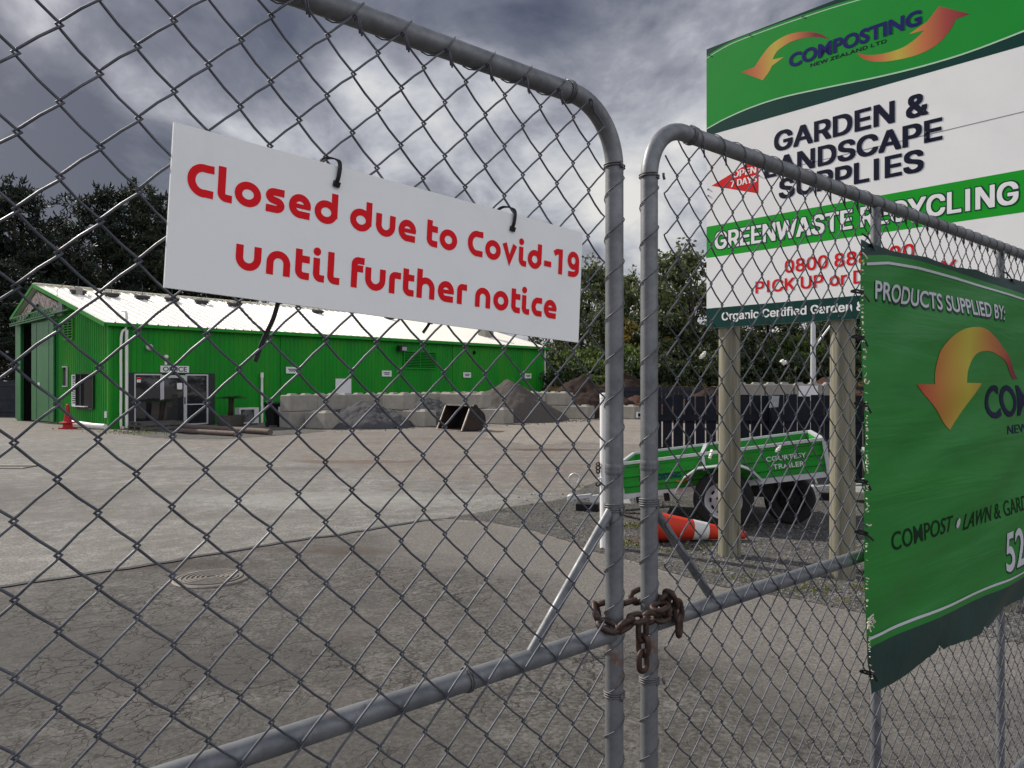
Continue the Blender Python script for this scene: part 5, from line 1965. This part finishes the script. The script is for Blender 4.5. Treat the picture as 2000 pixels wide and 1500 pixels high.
mb.bar(LB + Zv * .02 - bk_ * .02, LE + Zv * .02 - bk_ * .02, bk_ * .05, Zv * .018)
mb.build('cutting_edge', 'bucket_edge', bu)
mb = MB()
for e in (LB, LE):
    mb.bar(e + Zv * .03 - bk_ * .012, e + bk_ * .35 + Zv * .86, lat * .022, bk_ * .02)
mb.bar(LB + bk_ * .345 + Zv * .868, LE + bk_ * .345 + Zv * .868, bk_ * .03, Zv * .018)
mb.build('rim', 'bucket_edge', bu)
mb = MB()
for f in (.3, .7):
    p = LB.lerp(LE, f) + bk_ * .85 + Zv * .78
    mb.lathe([(.05, -.03), (.11, -.03), (.11, .03), (.05, .03)], p, axis=lat, n=14)
mb.build('mounting_lug', 'bucket_steel', bu)

# distant green board
c = at(1105, 741, 46)
bd = thing('distant_board', Vector((c.x, c.y, 0)), 'small green board with orange marks beyond the bark heap', 'sign')
MB().box(c, (.68, 0, 0), (0, .03, 0), (0, 0, .36)).build('panel', 'sign_green_bright', bd)
mb = MB()
mb.tube([c + Vector((-.5, -.04, .05)), c + Vector((-.42, -.04, .2)), c + Vector((-.2, -.04, .25))], .045, 6)
mb.tube([c + Vector((.2, -.04, -.12)), c + Vector((.42, -.04, -.06)), c + Vector((.55, -.04, .12))], .05, 6)
mb.build('marks', 'orange_mark', bd)
mb = MB()
for a in (-.5, .5): mb.tube([Vector((c.x + a, c.y + .06, 0)), Vector((c.x + a, c.y + .06, c.z + .2))], .04, 6)
mb.build('post', 'grey_wood', bd)

# ------------------------------------------------------------------ trailer
TD, TWd = Vector((.963, -.27, 0)).normalized(), Vector((.27, .963, 0)).normalized()
TA0 = Vector((1.31, 8.9, .33))
PH = R(8.6)
TF = TD * math.cos(PH) + Zv * math.sin(PH)
TU = Zv * math.cos(PH) - TD * math.sin(PH)


def T(a, w_, h):
    return TA0 + TF * a + TWd * w_ + TU * h


TL, TWID, TH = 2.20, 1.38, .335


def make_trailer(label):
    tr = thing('trailer', (TA0.x + 1.1, TA0.y + .4, 0), label, 'trailer', 'green box trailers')
    # side and end walls: pressed sheet with three ribs
    def wall(fn, L, name):
        mb = MB()
        prof = [(0, 0), (.06, 0), (.075, .018), (.105, .018), (.12, 0), (.17, 0), (.185, .018), (.215, .018), (.23, 0), (.29, 0), (.30, .012), (TH, .012)]
        vs = []
        for h_, d in prof: vs += [fn(0, d, h_), fn(L, d, h_)]
        mb.add(vs, [(2 * i, 2 * i + 1, 2 * i + 3, 2 * i + 2) for i in range(len(prof) - 1)])
        vs = [fn(0, -.01, 0), fn(L, -.01, 0), fn(L, -.01, TH), fn(0, -.01, TH)]
        mb.add(vs, [(3, 2, 1, 0)])
        return mb.build(name, 'trailer_green', tr)
    wall(lambda a, d, h: T(a, -d, h), TL, 'side_panel')
    wall(lambda a, d, h: T(a, TWID + d, h), TL, 'side_panel')
    wall(lambda a, d, h: T(-d, a, h), TWID, 'front_panel')
    wall(lambda a, d, h: T(TL + d, a, h), TWID, 'tailgate')
    MB().box(T(TL / 2, TWID / 2, .005), TF * (TL / 2), TWd * (TWID / 2), TU * .006).build('floor', 'galv_dull', tr)
    mb = MB()
    for w_ in (-.012, TWID + .012):
        mb.bar(T(-.03, w_, TH + .012), T(TL + .03, w_, TH + .012), TWd * .022, TU * .016)
    for a in (-.012, TL + .012):
        mb.bar(T(a, .012, TH + .012), T(a, TWID - .012, TH + .012), TF * .022, TU * .0155)
    mb.bar(T(.93, .012, TH + .010), T(.93, TWID - .012, TH + .010), TF * .022, TU * .012)
    mb.build('top_rail', 'galv_bright', tr)
    mb = MB()
    for a in (-.022, TL + .022):
        for w_ in (-.02, TWID + .02):
            mb.bar(T(a, w_, -.05), T(a, w_, TH - .006), TF * .022, TWd * .022)
    mb.bar(T(.93, -.022, .16), T(.93, -.022, TH - .006), TF * .02, TWd * .01)
    mb.build('corner_post', 'galv_bright', tr)
    mb = MB()
    for w_ in (-.005, TWID + .005):
        mb.bar(T(-.02, w_, -.033), T(TL + .02, w_, -.033), TWd * .028, TU * .030)
    for a in (.25, .8, 1.4, 2.0):
        mb.bar(T(a, .03, -.03), T(a, TWID - .03, -.03), TF * .025, TU * .025)
    mb.build('chassis_rail', 'galv_bright', tr)
    mb = MB()
    hitch = T(-.55, TWID / 2, -.10)
    mb.bar(T(.55, TWID / 2 - .02, -.10), hitch, TWd * .04, TU * .04)
    mb.bar(T(.10, -.02, -.085), T(-.42, TWID / 2 - .07, -.10), TWd * .035, TU * .035)
    mb.bar(T(.10, TWID + .02, -.085), T(-.42, TWID / 2 + .07, -.10), TWd * .035, TU * .035)
    mb.build('drawbar', 'galv_bright', tr)
    mb = MB()
    mb.box(T(.16, -.055, -.082), TF * .035, TWd * .004, TU * .035)
    mb.box(T(.47, -.02, -.085), TF * .03, TWd * .03, TU * .045)
    mb.build('end_cap', 'black_plastic', tr)
    cp_ = MB()
    cp_.box(T(-0.680, TWID / 2, -.06), TF * .15, TWd * .04, TU * .022)
    cp_.lathe([(.05, -.05), (.055, 0), (.05, .03), (.02, .05)], T(-0.790, TWID / 2, -.06), axis=TU, n=14)
    co_ = cp_.build('coupling', 'galv_bright', tr, 'auto')
    mb = MB()
    mb.tube(smooth2([T(-0.730, TWID / 2, .0), T(-0.750, TWID / 2, .10), T(-0.780, TWID / 2, .19), T(-0.710, TWID / 2, .24), T(-0.640, TWID / 2, .19), T(-0.680, TWID / 2, .11)], 4), .012, 8)
    mb.build('handle', 'galv_bright', co_, True)
    c0 = T(-0.580, TWID / 2, -.12)
    MB().box(Vector((c0.x, c0.y, .045)), TD * .14, TWd * .09, Zv * .045).build('jockey_block', 'black_plastic', tr)

    def wheel(c, r, wd, outer):
        mb = MB()
        ax = -TWd
        mb.lathe([(r * .62, -wd / 2), (r * .90, -wd / 2), (r * .985, -wd * .36), (r, -wd * .2), (r, wd * .2), (r * .985, wd * .36), (r * .90, wd / 2), (r * .80, wd * .52), (r * .62, wd / 2)], c, axis=ax, n=40, cap=False)
        w_o = mb.build('wheel', 'tyre', tr, 'auto')
        mb = MB()
        mb.lathe([(r * .62, wd * .50), (r * .60, wd * .44), (r * .56, wd * .40), (r * .54, wd * .22), (r * .47, wd * .16), (r * .34, wd * .26), (r * .24, wd * .30), (r * .22, wd * .36), (r * .14, wd * .36), (r * .13, wd * .52), (.001, wd * .54)], c, axis=ax, n=40, cap=False)
        rim = mb.build('rim', 'rim_grey' if outer else 'tyre', w_o, 'auto')
        mb = MB()
        u_, v_ = TD, Zv
        for i in range(10):
            a = i * 2 * math.pi / 10
            d = u_ * math.cos(a) + v_ * math.sin(a)
            t_ = -u_ * math.sin(a) + v_ * math.cos(a)
            mb.box(c + d * r * .42 + ax * wd * .205, d * r * .035, t_ * r * .07, ax * .006)
        for i in range(5):
            a = i * 2 * math.pi / 5 + .3
            d = u_ * math.cos(a) + v_ * math.sin(a)
            mb.lathe([(.011, 0), (.011, .02)], c + d * r * .22 + ax * wd * .33, axis=ax, n=6)
        mb.build('hub_detail', 'dark_void', rim)
        return w_o
    wc = TA0 + TD * 1.10 - TWd * .155
    wheel(Vector((wc.x, wc.y, .325)), .325, .19, True)
    wc2 = TA0 + TD * 1.83 + TWd * .42
    wheel(Vector((wc2.x, wc2.y, .28)), .28, .17, False)
    wc3 = TA0 + TD * 1.10 + TWd * (TWID + .155)
    wheel(Vector((wc3.x, wc3.y, .325)), .325, .19, True)
    mb = MB()
    mb.tube([Vector((wc.x, wc.y, .325)) + TWd * .08, Vector((wc3.x, wc3.y, .325)) - TWd * .08], .028, 8)
    mb.box(Vector((wc.x, wc.y, .40)) + TWd * .3, TD * .5, TWd * .03, Zv * .03)
    mb.box(TA0 + TD * 1.52 + TWd * .2 + Zv * .10, TD * .12, TWd * .05, Zv * .10)
    mb.build('axle', 'black_plastic', tr)
    # mudguards: five flat facets
    for sgn, w0 in ((-1, -.03), (1, TWID + .03)):
        pr = [(.58, -.015), (.70, .13), (.86, .215), (1.27, .215), (1.43, .13), (1.54, -.015)]
        mb = MB()
        vs = []
        for a, h_ in pr: vs += [T(a, w0, h_), T(a, w0 + sgn * .235, h_)]
        mb.add(vs, [(2 * i, 2 * i + 1, 2 * i + 3, 2 * i + 2) for i in range(len(pr) - 1)])
        o = mb.build('mudguard', 'galv_bright', tr)
        md = o.modifiers.new('thick', 'SOLIDIFY'); md.thickness = .012
    return tr


tr1 = make_trailer('green box trailer with galvanised rails, nose down behind the right gate leaf')
mb = MB()
ft = lambda x, y, d: T(x, -.021 - d, y)
text(mb, 'COURTESY', 1.60, 2.02, .175, .052, ft, .0, .012)
mb.build('lettering', 'light_label', tr1)
mb = MB()
text(mb, 'TRAILER', 1.66, 1.99, .085, .052, ft, .0, .012)
mb.build('lettering', 'light_label', tr1)
mb = MB()
text(mb, 'COMPOSTING', .19, .66, .118, .055, ft, .0, .02)
mb.build('lettering', 'logo_blue', tr1)
mb = MB()
mb2 = MB()
ribbon(mb2, smooth2([(.60, .082), (.66, .068), (.72, .082), (.755, .115)], 5), .018, ft, .001)
mb2.add([ft(.725, .128, .001), ft(.80, .115, .001), ft(.775, .158, .001)], [(0, 1, 2)])
mb2.build('logo_arrow', 'orange_mark', tr1)
t2 = dup(tr1, Vector((TA0.x + 1.1, TA0.y + .4, 0)) + Vector((3.40, .80, 0)), R(-3), 1.0, 'second green trailer, mostly hidden behind the torn banner')
for ch_ in list(t2.children):
    if ch_.name.startswith(('lettering', 'logo_arrow')):
        bpy.data.objects.remove(ch_)

# fallen road cone
tip, bas = gnd(1455, 1054), gnd(1262, 1046)
bas = Vector((1.43, 7.78, .165)); tip = Vector((2.42, 7.86, .05))
ax = (tip - bas).normalized()
LC = (tip - bas).length
fc = thing('traffic_cone', Vector((1.9, 7.8, 0)), 'orange and white road cone lying on its side before the trailer wheel', 'traffic cone')
rr_ = lambda f: .150 + (.034 - .150) * f
def cseg(f0, f1): return [(rr_(f0 + (f1 - f0) * i / 3), LC * (f0 + (f1 - f0) * i / 3)) for i in range(4)]
MB().lathe([(.001, 0)] + cseg(0, .96) + [(.001, LC * .965)], bas, axis=ax, n=28, cap=False).build('body', 'cone_red', fc, 'auto')
for f0, f1 in ((.40, .56), (.72, .90)):
    MB().lathe([(r_ + .003, h_) for r_, h_ in cseg(f0, f1)], bas, axis=ax, n=28, cap=False).build('white_band', 'cone_white', fc, 'auto')
sdv = ax.cross(Zv).normalized()
upv = sdv.cross(ax)
MB().box(bas - ax * .02 + upv * .0, ax * .02, sdv * .20, upv * .165).build('foot', 'cone_red', fc)
mb = MB()
def cp_fn(x, y, d):
    # wrapped round the cone: x runs down the cone side, y along it
    a = -x / .13 + .15
    h_ = y
    r_ = rr_(h_ / LC) + .004
    front = -sdv if (-sdv).y < 0 else sdv
    return bas + ax * h_ + (front * math.cos(a) + upv * math.sin(a)) * r_
text(mb, 'WJJ', -.01, .085, .10, .055, lambda x, y, d: cp_fn(.085 - x, y, d), 0, .012)
mb.build('lettering', 'black_plastic', fc)

# ------------------------------------------------------------------ fences
def paling_fence(A, Bq, h, wd, gap, label, seed, nrm, mat='black_wood', rail_z=(1.02, .45)):
    A, Bq = Vector(A), Vector(Bq)
    d = (Bq - A)
    L = d.length
    d.normalize()
    t_ = thing('paling_fence', (A + Bq) / 2, label, 'fence', 'timber fences of the yard')
    rr = random.Random(seed)
    x = 0
    mb = MB()
    while x < L - wd * .5:
        hh = h + rr.uniform(-.02, .02)
        w_ = wd * rr.uniform(.93, 1.03)
        c = A + d * (x + w_ / 2)
        mb.box(c + Zv * (hh / 2), d * (w_ / 2), nrm * .01, Zv * (hh / 2))
        x += w_ + gap * rr.uniform(.7, 1.3)
    mb.build('paling', mat, t_)
    for z in rail_z:
        MB().bar(A + Zv * z + nrm * .033, Bq + Zv * z + nrm * .033, nrm * .022, Zv * .055).build('rail', mat, t_)
    x = .05
    while x < L:
        c = A + d * x - nrm * .065
        MB().box(c + Zv * (h / 2), d * .05, nrm * .05, Zv * (h / 2)).build('post', mat, t_)
        x += 2.4
    return t_


nf = Vector((-.05, -1, 0)).normalized()
paling_fence((2.44, 13.35, 0), (4.68, 13.25, 0), 1.40, .165, .028, 'black paling fence with open gaps behind the trailer', 4, nf)
paling_fence((4.40, 13.06, 0), (7.6, 12.9, 0), 1.41, .21, .012, 'black close boarded fence behind the rear of the trailer', 5, nf)
c = Vector((4.45, 12.98, 1.30))
mb = MB()
mb.add([c + Vector((-.10, 0, -.10)), c + Vector((.05, 0, -.09)), c + Vector((.07, 0, .10)), c + Vector((-.04, 0, .10))], [(0, 1, 2, 3)])
o = mb.build('loose_board', 'galv_dull', None, origin=c)
md = o.modifiers.new('thick', 'SOLIDIFY'); md.thickness = .012
tag(o, 'small grey board fixed at the top of the black fence', 'board')
paling_fence((3.4, 41, 0), (9.5, 40.5, 0), 1.45, .22, .012, 'far dark timber fence beyond the bark heaps', 6, nf, 'dark_fence', (1.25, .8, .4))
paling_fence((9.6, 40.5, 0), (22, 40, 0), 1.45, .22, .012, 'far dark timber fence running on behind the black fence', 7, nf, 'dark_fence', (1.25, .8, .4))
paling_fence((-32.5, 39.5, 0), (-22.0, 36.5, 0), 1.75, .22, .006, 'dark timber fence left of the shed', 8, Vector((.2, -1, 0)).normalized(), 'dark_fence', (1.55, .9, .3))
# row of tall pale blocks behind the fence
for i, x in enumerate((10.3, 11.55, 12.8, 14.05, 22.4)):
    for k in range(2):
        o = dup(blk, Vector((x + (k * .02), 33.5, k * .80)), rs.uniform(-.02, .02), (1, 1, 1.34),
                ['pale concrete block behind the black fence, %s from the left timber post, %s row' % (['first', 'second', 'third', 'fourth', 'fifth'][i], 'lower' if k == 0 else 'upper')][0], 'tall pale blocks behind the black fence')
        if i == 2 and k == 1:
            f_ = MB()
            f_.box(Vector((x, 33.5 - .31, .80 + .4)), (.42, 0, 0), (0, .006, 0), (0, 0, .33))
            pf_ = f_.build('painted_face', 'light_label')
            pf_.parent = o
            pf_.matrix_parent_inverse = o.matrix_world.inverted() if False else Matrix.Identity(4)
            pf_.location = (0, 0, 0)
            pf_.data.transform(Matrix.Diagonal((1, 1, 1 / 1.34, 1)) @ Matrix.Translation(-Vector((x + .02, 33.5, .80))))
# lamp pole
c = Vector((14.9, 38, 0))
lp_ = thing('lamp_post', c, 'grey metal lamp pole with a brace between the two timber sign posts', 'lamp post')
MB().lathe([(.16, 0), (.15, .3), (.12, 4), (.10, 7.0)], c, n=14).build('pole', 'galv_bright', lp_, 'auto')
MB().tube([c + Vector((.05, 0, 3.4)), c + Vector((.95, 0, 4.6))], .05, 8).build('brace', 'galv_bright', lp_)
MB().box(c + Vector((.35, 0, 7.02)), (.45, 0, 0), (0, .12, 0), (0, 0, .06)).build('lamp_head', 'galv_bright', lp_)

# ------------------------------------------------------------------ banks and trees
mb = MB()
nx, ny = 60, 14
vs = []
for i in range(nx + 1):
    for j in range(ny + 1):
        x, y = -5 + 75 * i / nx, 43 + 50 * j / ny
        z = 9.0 * (1 - math.exp(-max(0, y - 43.5) / 22)) * (1 - math.exp(-max(0, x + 4) / 9)) + .3 * mnoise.noise((x * .3, y * .3, 0)) - .1
        vs.append((x, y, z if j else -.2))
fs = [(i * (ny + 1) + j, (i + 1) * (ny + 1) + j, (i + 1) * (ny + 1) + j + 1, i * (ny + 1) + j + 1) for i in range(nx) for j in range(ny)]
mb.add(vs, fs)
tag(mb.build('hill', 'hill_ground', None, True), kind='structure')


def hill_z(x, y):
    if y < 43 or x < -5: return 0
    return max(0, 9.0 * (1 - math.exp(-max(0, y - 43.5) / 22)) * (1 - math.exp(-max(0, x + 4) / 9)) + .3 * mnoise.noise((x * .3, y * .3, 0)) - .1)


mb = MB()
rs = random.Random(17)
vs = []
for i in range(81):
    for j in range(5):
        x, y = 2 + 34 * i / 80, 41.6 + j * .75
        vs.append((x, y, (0 if j == 0 else .55 + .25 * j + .35 * mnoise.noise((x * .9, y, 2))) - (.05 if j == 0 else 0)))
mb.add(vs, [(i * 5 + j, (i + 1) * 5 + j, (i + 1) * 5 + j + 1, i * 5 + j + 1) for i in range(80) for j in range(4)])
tag(mb.build('bank', 'dry_bank', None, True), kind='structure')
mb = MB()
for _ in range(3000):
    x, y = rs.uniform(2, 36), rs.uniform(42, 44.6)
    z = .5 + .3 * (y - 41.6)
    l = rs.uniform(.15, .45)
    a = rs.random() * 6.28
    mb.add([(x, y, z), (x + .05, y, z), (x + math.cos(a) * l * .4, y + math.sin(a) * .1, z + l)], [(0, 1, 2)])
tag(mb.build('dry_grass', 'autumn_leaf'), kind='stuff')


def leaf_clump(mb, c, r, n, rr, size, droop=0.0, flat=1.0, elong=1.0):
    for _ in range(n):
        d = Vector((rr.gauss(0, 1), rr.gauss(0, 1), rr.gauss(0, 1) * flat))
        if d.length < .01: continue
        d = d.normalized() * (r * rr.random() ** .45)
        d.z *= flat
        p = c + d
        nrm = (d.normalized() + Vector((rr.gauss(0, .6), rr.gauss(0, .6), rr.gauss(0, .6) + .3))).normalized()
        t = nrm.orthogonal().normalized()
        t.rotate(Matrix.Rotation(rr.random() * 6.28, 3, nrm))
        b_ = nrm.cross(t)
        s_ = size * rr.uniform(.6, 1.3)
        e = s_ * elong
        p2 = p + t * e + Zv * (-droop * s_)
        m_ = p + t * e * .5
        mb.add([p - t * e * .3, m_ - b_ * s_ * .38, p2, m_ + b_ * s_ * .38], [(0, 1, 2, 3)])


def conifer(seed, h, rad, label):
    rr = random.Random(seed)
    t_ = thing('conifer_tree', (0, 0, 0), label, 'tree', 'dark conifers behind the shed')
    mb = MB()
    mb.tube([(0, 0, -.2), (.1, 0, h * .3), (-.1, .05, h * .65), (0, 0, h * .95)], [.42, .32, .16, .03], 9)
    lf = MB()
    nb = 120
    for i in range(nb):
        f = .10 + .89 * (i / nb) ** .85
        z = h * f
        prof = (1 - f) ** .62 * (.55 + .45 * min(1, f / .22))
        L = rad * prof * rr.uniform(.55, 1.2) + .35
        a = rr.random() * 6.28
        d = Vector((math.cos(a), math.sin(a), rr.uniform(.15, .75)))
        p0 = Vector((0, 0, z * .97))
        p1 = p0 + d * L
        if f < .85 and i % 2 == 0:
            mb.tube([p0, p0 + d * L * .5 + Zv * -.05 * L, p1], [.07 * (1.2 - f), .045, .015], 5)
        steps = max(2, int(L / .55))
        for k in range(steps):
            g = (k + 1) / steps
            if f < .36 and rr.random() < .62: continue
            c = p0.lerp(p1, .25 + .75 * g) + Vector((rr.gauss(0, .2), rr.gauss(0, .2), rr.gauss(0, .15) + .15 * g))
            leaf_clump(lf, c, .40 + .22 * (1 - f), 27, rr, .145, -.5, .7, 2.0)
    # upright tips
    for i in range(26):
        a = rr.random() * 6.28
        f = rr.uniform(.55, .98)
        L = rad * (1 - f) ** .62 * rr.uniform(.7, 1.05)
        c = Vector((math.cos(a) * L, math.sin(a) * L, h * f))
        for k in range(4):
            leaf_clump(lf, c + Zv * (.28 * k), .26 - .045 * k, 16, rr, .13, -.9, 1.3, 2.0)
    mb.build('trunk', 'trunk', t_, True)
    lf.build('crown', 'conifer_leaf', t_)
    return t_


def broadleaf(seed, h, rad, label, leaf='tree_leaf', name='broadleaf_tree', group='trees on the bank', low=.22, nclump=46, cat='tree', size=.30, per=85):
    rr = random.Random(seed)
    t_ = thing(name, (0, 0, 0), label, cat, group)
    mb, lf = MB(), MB()
    mb.tube([(0, 0, -.3), (.08, .05, h * .25), (-.05, 0, h * .5), (.1, 0, h * .75)], [.05 * h * .6, .04 * h * .6, .03 * h * .6, .01 * h * .4], 8)
    for i in range(nclump):
        f = low + (1 - low) * rr.random() ** .8
        prof = math.sin(math.pi * min(1, max(.06, (f - low + .12) / (1.14 - low)))) ** .7
        a = rr.random() * 6.28
        d = rad * prof * rr.uniform(.35, 1.0)
        c = Vector((math.cos(a) * d, math.sin(a) * d, h * f * .93))
        r = rad * rr.uniform(.20, .36)
        if i % 2 == 0:
            mb.tube([(0, 0, h * max(.12, f * .5)), c * .6 + Vector((0, 0, h * f * .3)), c], [.05, .035, .012], 5)
        leaf_clump(lf, c, r, int(per * (r / (rad * .28)) ** 1.5), rr, size, .25, .8)
        for k in range(3):
            leaf_clump(lf, c + Vector((rr.gauss(0, r * .8), rr.gauss(0, r * .8), rr.gauss(.3, .6) * r)), r * .4, 14, rr, size * .85, .1, 1)
    mb.build('trunk', 'trunk', t_, True)
    lf.build('crown', leaf, t_)
    return t_


c1 = conifer(1, 14, 4.4, 'x')
c2 = conifer(2, 13, 5.0, 'x')
protos_c = [c1, c2]
rs = random.Random(31)
lst = [(-60, 385, 50, 'leftmost dark conifer, cut by the photo edge'), (30, 368, 52, 'tall dark conifer standing left of the shed ridge'), (118, 438, 57, 'shorter dark conifer in the dip of the left skyline'),
       (200, 384, 53, 'dark conifer with a ragged double top above the shed ridge'), (276, 366, 54, 'spiky dark conifer just left of the notice'), (345, 400, 56, 'dark conifer half hidden behind the left end of the notice'),
       (430, 440, 58, 'dark conifer behind the word Closed of the notice, only its foot seen'), (-10, 520, 44, 'low dark conifer beside the gable of the shed'), (85, 470, 60, 'dark conifer at the back of the left row')]
usedp = set()
for i, (u, v, Y, lb) in enumerate(lst):
    x = (u - 1000) / 1500 * Y
    h = EYE - (v - 750) / 1500 * Y
    pi = i % 2
    base_h = (14, 13)[pi]
    s_ = h / base_h
    if pi not in usedp:
        usedp.add(pi)
        o = protos_c[pi]
        o.location = (x, Y, 0)
        o.rotation_euler = (0, 0, rs.random() * 6)
        o.scale = (max(s_, .9) * 1.05, max(s_, .9) * 1.05, s_)
        o['label'] = lb
    else:
        dup(protos_c[pi], (x, Y, 0), rs.random() * 6, (max(s_, .9) * 1.05, max(s_, .9) * 1.05, s_), lb, 'dark conifers behind the shed')

b1 = broadleaf(5, 10, 3.6, 'x')
b2 = broadleaf(6, 9, 4.0, 'x')
b3 = broadleaf(7, 11, 3.2, 'x', low=.15)
pb_ = [(b1, 10), (b2, 9), (b3, 11)]
tl = [(1090, 600, 62, 'dark tree behind the far end of the shed roof'), (1150, 516, 58, 'tall open crowned tree between the notice and the left gate post'), (1228, 532, 60, 'dark tree seen in the gap between the gate posts'), (1300, 560, 62, 'tree just right of the right gate post'),
      (1352, 486, 52, 'tallest tree, close against the left edge of the company sign'), (1420, 560, 56, 'tree behind the left timber sign post'), (1500, 600, 58, 'tree behind the foot of the sign, between its posts'), (1580, 590, 60, 'tree behind the lamp pole'),
      (1660, 580, 58, 'tree behind the right timber sign post'), (1760, 570, 60, 'tree hidden behind the banner'), (1880, 560, 60, 'tree behind the far part of the banner'), (1190, 585, 52, 'mid height tree in front of the tall open crowned one'), (1290, 610, 50, 'rounded tree low on the bank by the right gate post')]
usedp = set()
for i, (u, v, Y, lb) in enumerate(tl):
    x = (u - 1000) / 1500 * Y
    zb = hill_z(x, Y) * .8
    h = EYE - (v - 750) / 1500 * Y - zb
    pr, bh_ = pb_[i % 3]
    s_ = h / bh_
    sx = max(s_, .75)
    if i % 3 not in usedp:
        usedp.add(i % 3)
        pr.location = (x, Y, zb)
        pr.scale = (sx, sx, s_)
        pr['label'] = lb
    else:
        dup(pr, (x, Y, zb), rs.random() * 6, (sx, sx, s_), lb, 'trees on the bank')
for i, (x, y) in enumerate(((27, 26), (30, 20), (28, 14), (31, 31))):
    dup(pb_[i % 3][0], (x, y, 0), i * 2.0, (1.2, 1.2, .9), ['tree east of the yard, reflected in the glass door', 'tree east of the yard, second along', 'tree east of the yard, third along', 'tree east of the yard, behind the others'][i], 'trees beside the yard')
s1 = broadleaf(9, 3.2, 1.9, 'x', 'shrub_leaf', 'shrub', 'shrubs on the bank', .08, 30, 'shrub', .22, 60)
s2 = broadleaf(10, 2.8, 2.1, 'x', 'tree_leaf', 'shrub', 'shrubs on the bank', .05, 30, 'shrub', .22, 60)
s3 = broadleaf(12, 3.0, 1.3, 'x', 'autumn_leaf', 'shrub', 'shrubs on the bank', .2, 16, 'shrub', .2, 40)
ss = [(s1, 3.2), (s2, 2.8), (s3, 3.0)]
sl_ = [(1085, 690, 49, 1, 'dark shrub beside the far corner of the shed'), (1130, 688, 47, 0, 'bright green shrub under the right end of the notice'), (1160, 705, 45.5, 0, 'bright green shrub left of the left gate post'), (1115, 715, 45.5, 1, 'low shrub above the small green board'),
       (1225, 680, 47, 0, 'bright green shrub in the gap between the gate posts'), (1238, 628, 50, 2, 'yellowing shrub in the gap between the gate posts'), (1300, 700, 46, 1, 'dark low shrub right of the right gate post'), (1330, 660, 50, 1, 'dark shrub half way to the company sign'),
       (1325, 625, 52, 2, 'yellowing shrub below the tallest tree'), (1385, 690, 47, 1, 'dark shrub beside the left timber sign post'), (1260, 690, 46, 1, 'dark shrub hidden by the right gate post'), (1475, 680, 48, 1, 'dark shrub right of the left timber post'), (1515, 665, 50, 0, 'pale green shrub under the sign'),
       (1560, 700, 46.5, 1, 'dark low shrub left of the lamp pole'), (1572, 660, 49, 0, 'pale green shrub beside the lamp pole'), (1630, 690, 47, 1, 'dark shrub behind the right timber post'), (1200, 715, 45, 1, 'low shrub behind the left gate post'), (1690, 690, 47, 1, 'dark shrub beside the banner edge')]
usedp = set()
for i, (u, v, Y, k, lb) in enumerate(sl_):
    x = (u - 1000) / 1500 * Y
    zb = max(hill_z(x, Y), .5) - .3
    h = max(1.2, EYE - (v - 750) / 1500 * Y - zb)
    pr, bh_ = ss[k]
    s_ = h / bh_
    sx = min(1.5, max(.85, s_))
    if k not in usedp:
        usedp.add(k)
        pr.location = (x, Y, zb)
        pr.scale = (sx, sx, s_)
        pr['label'] = lb
    else:
        dup(pr, (x, Y, zb), rs.random() * 6, (sx, sx, s_), lb, 'shrubs on the bank')
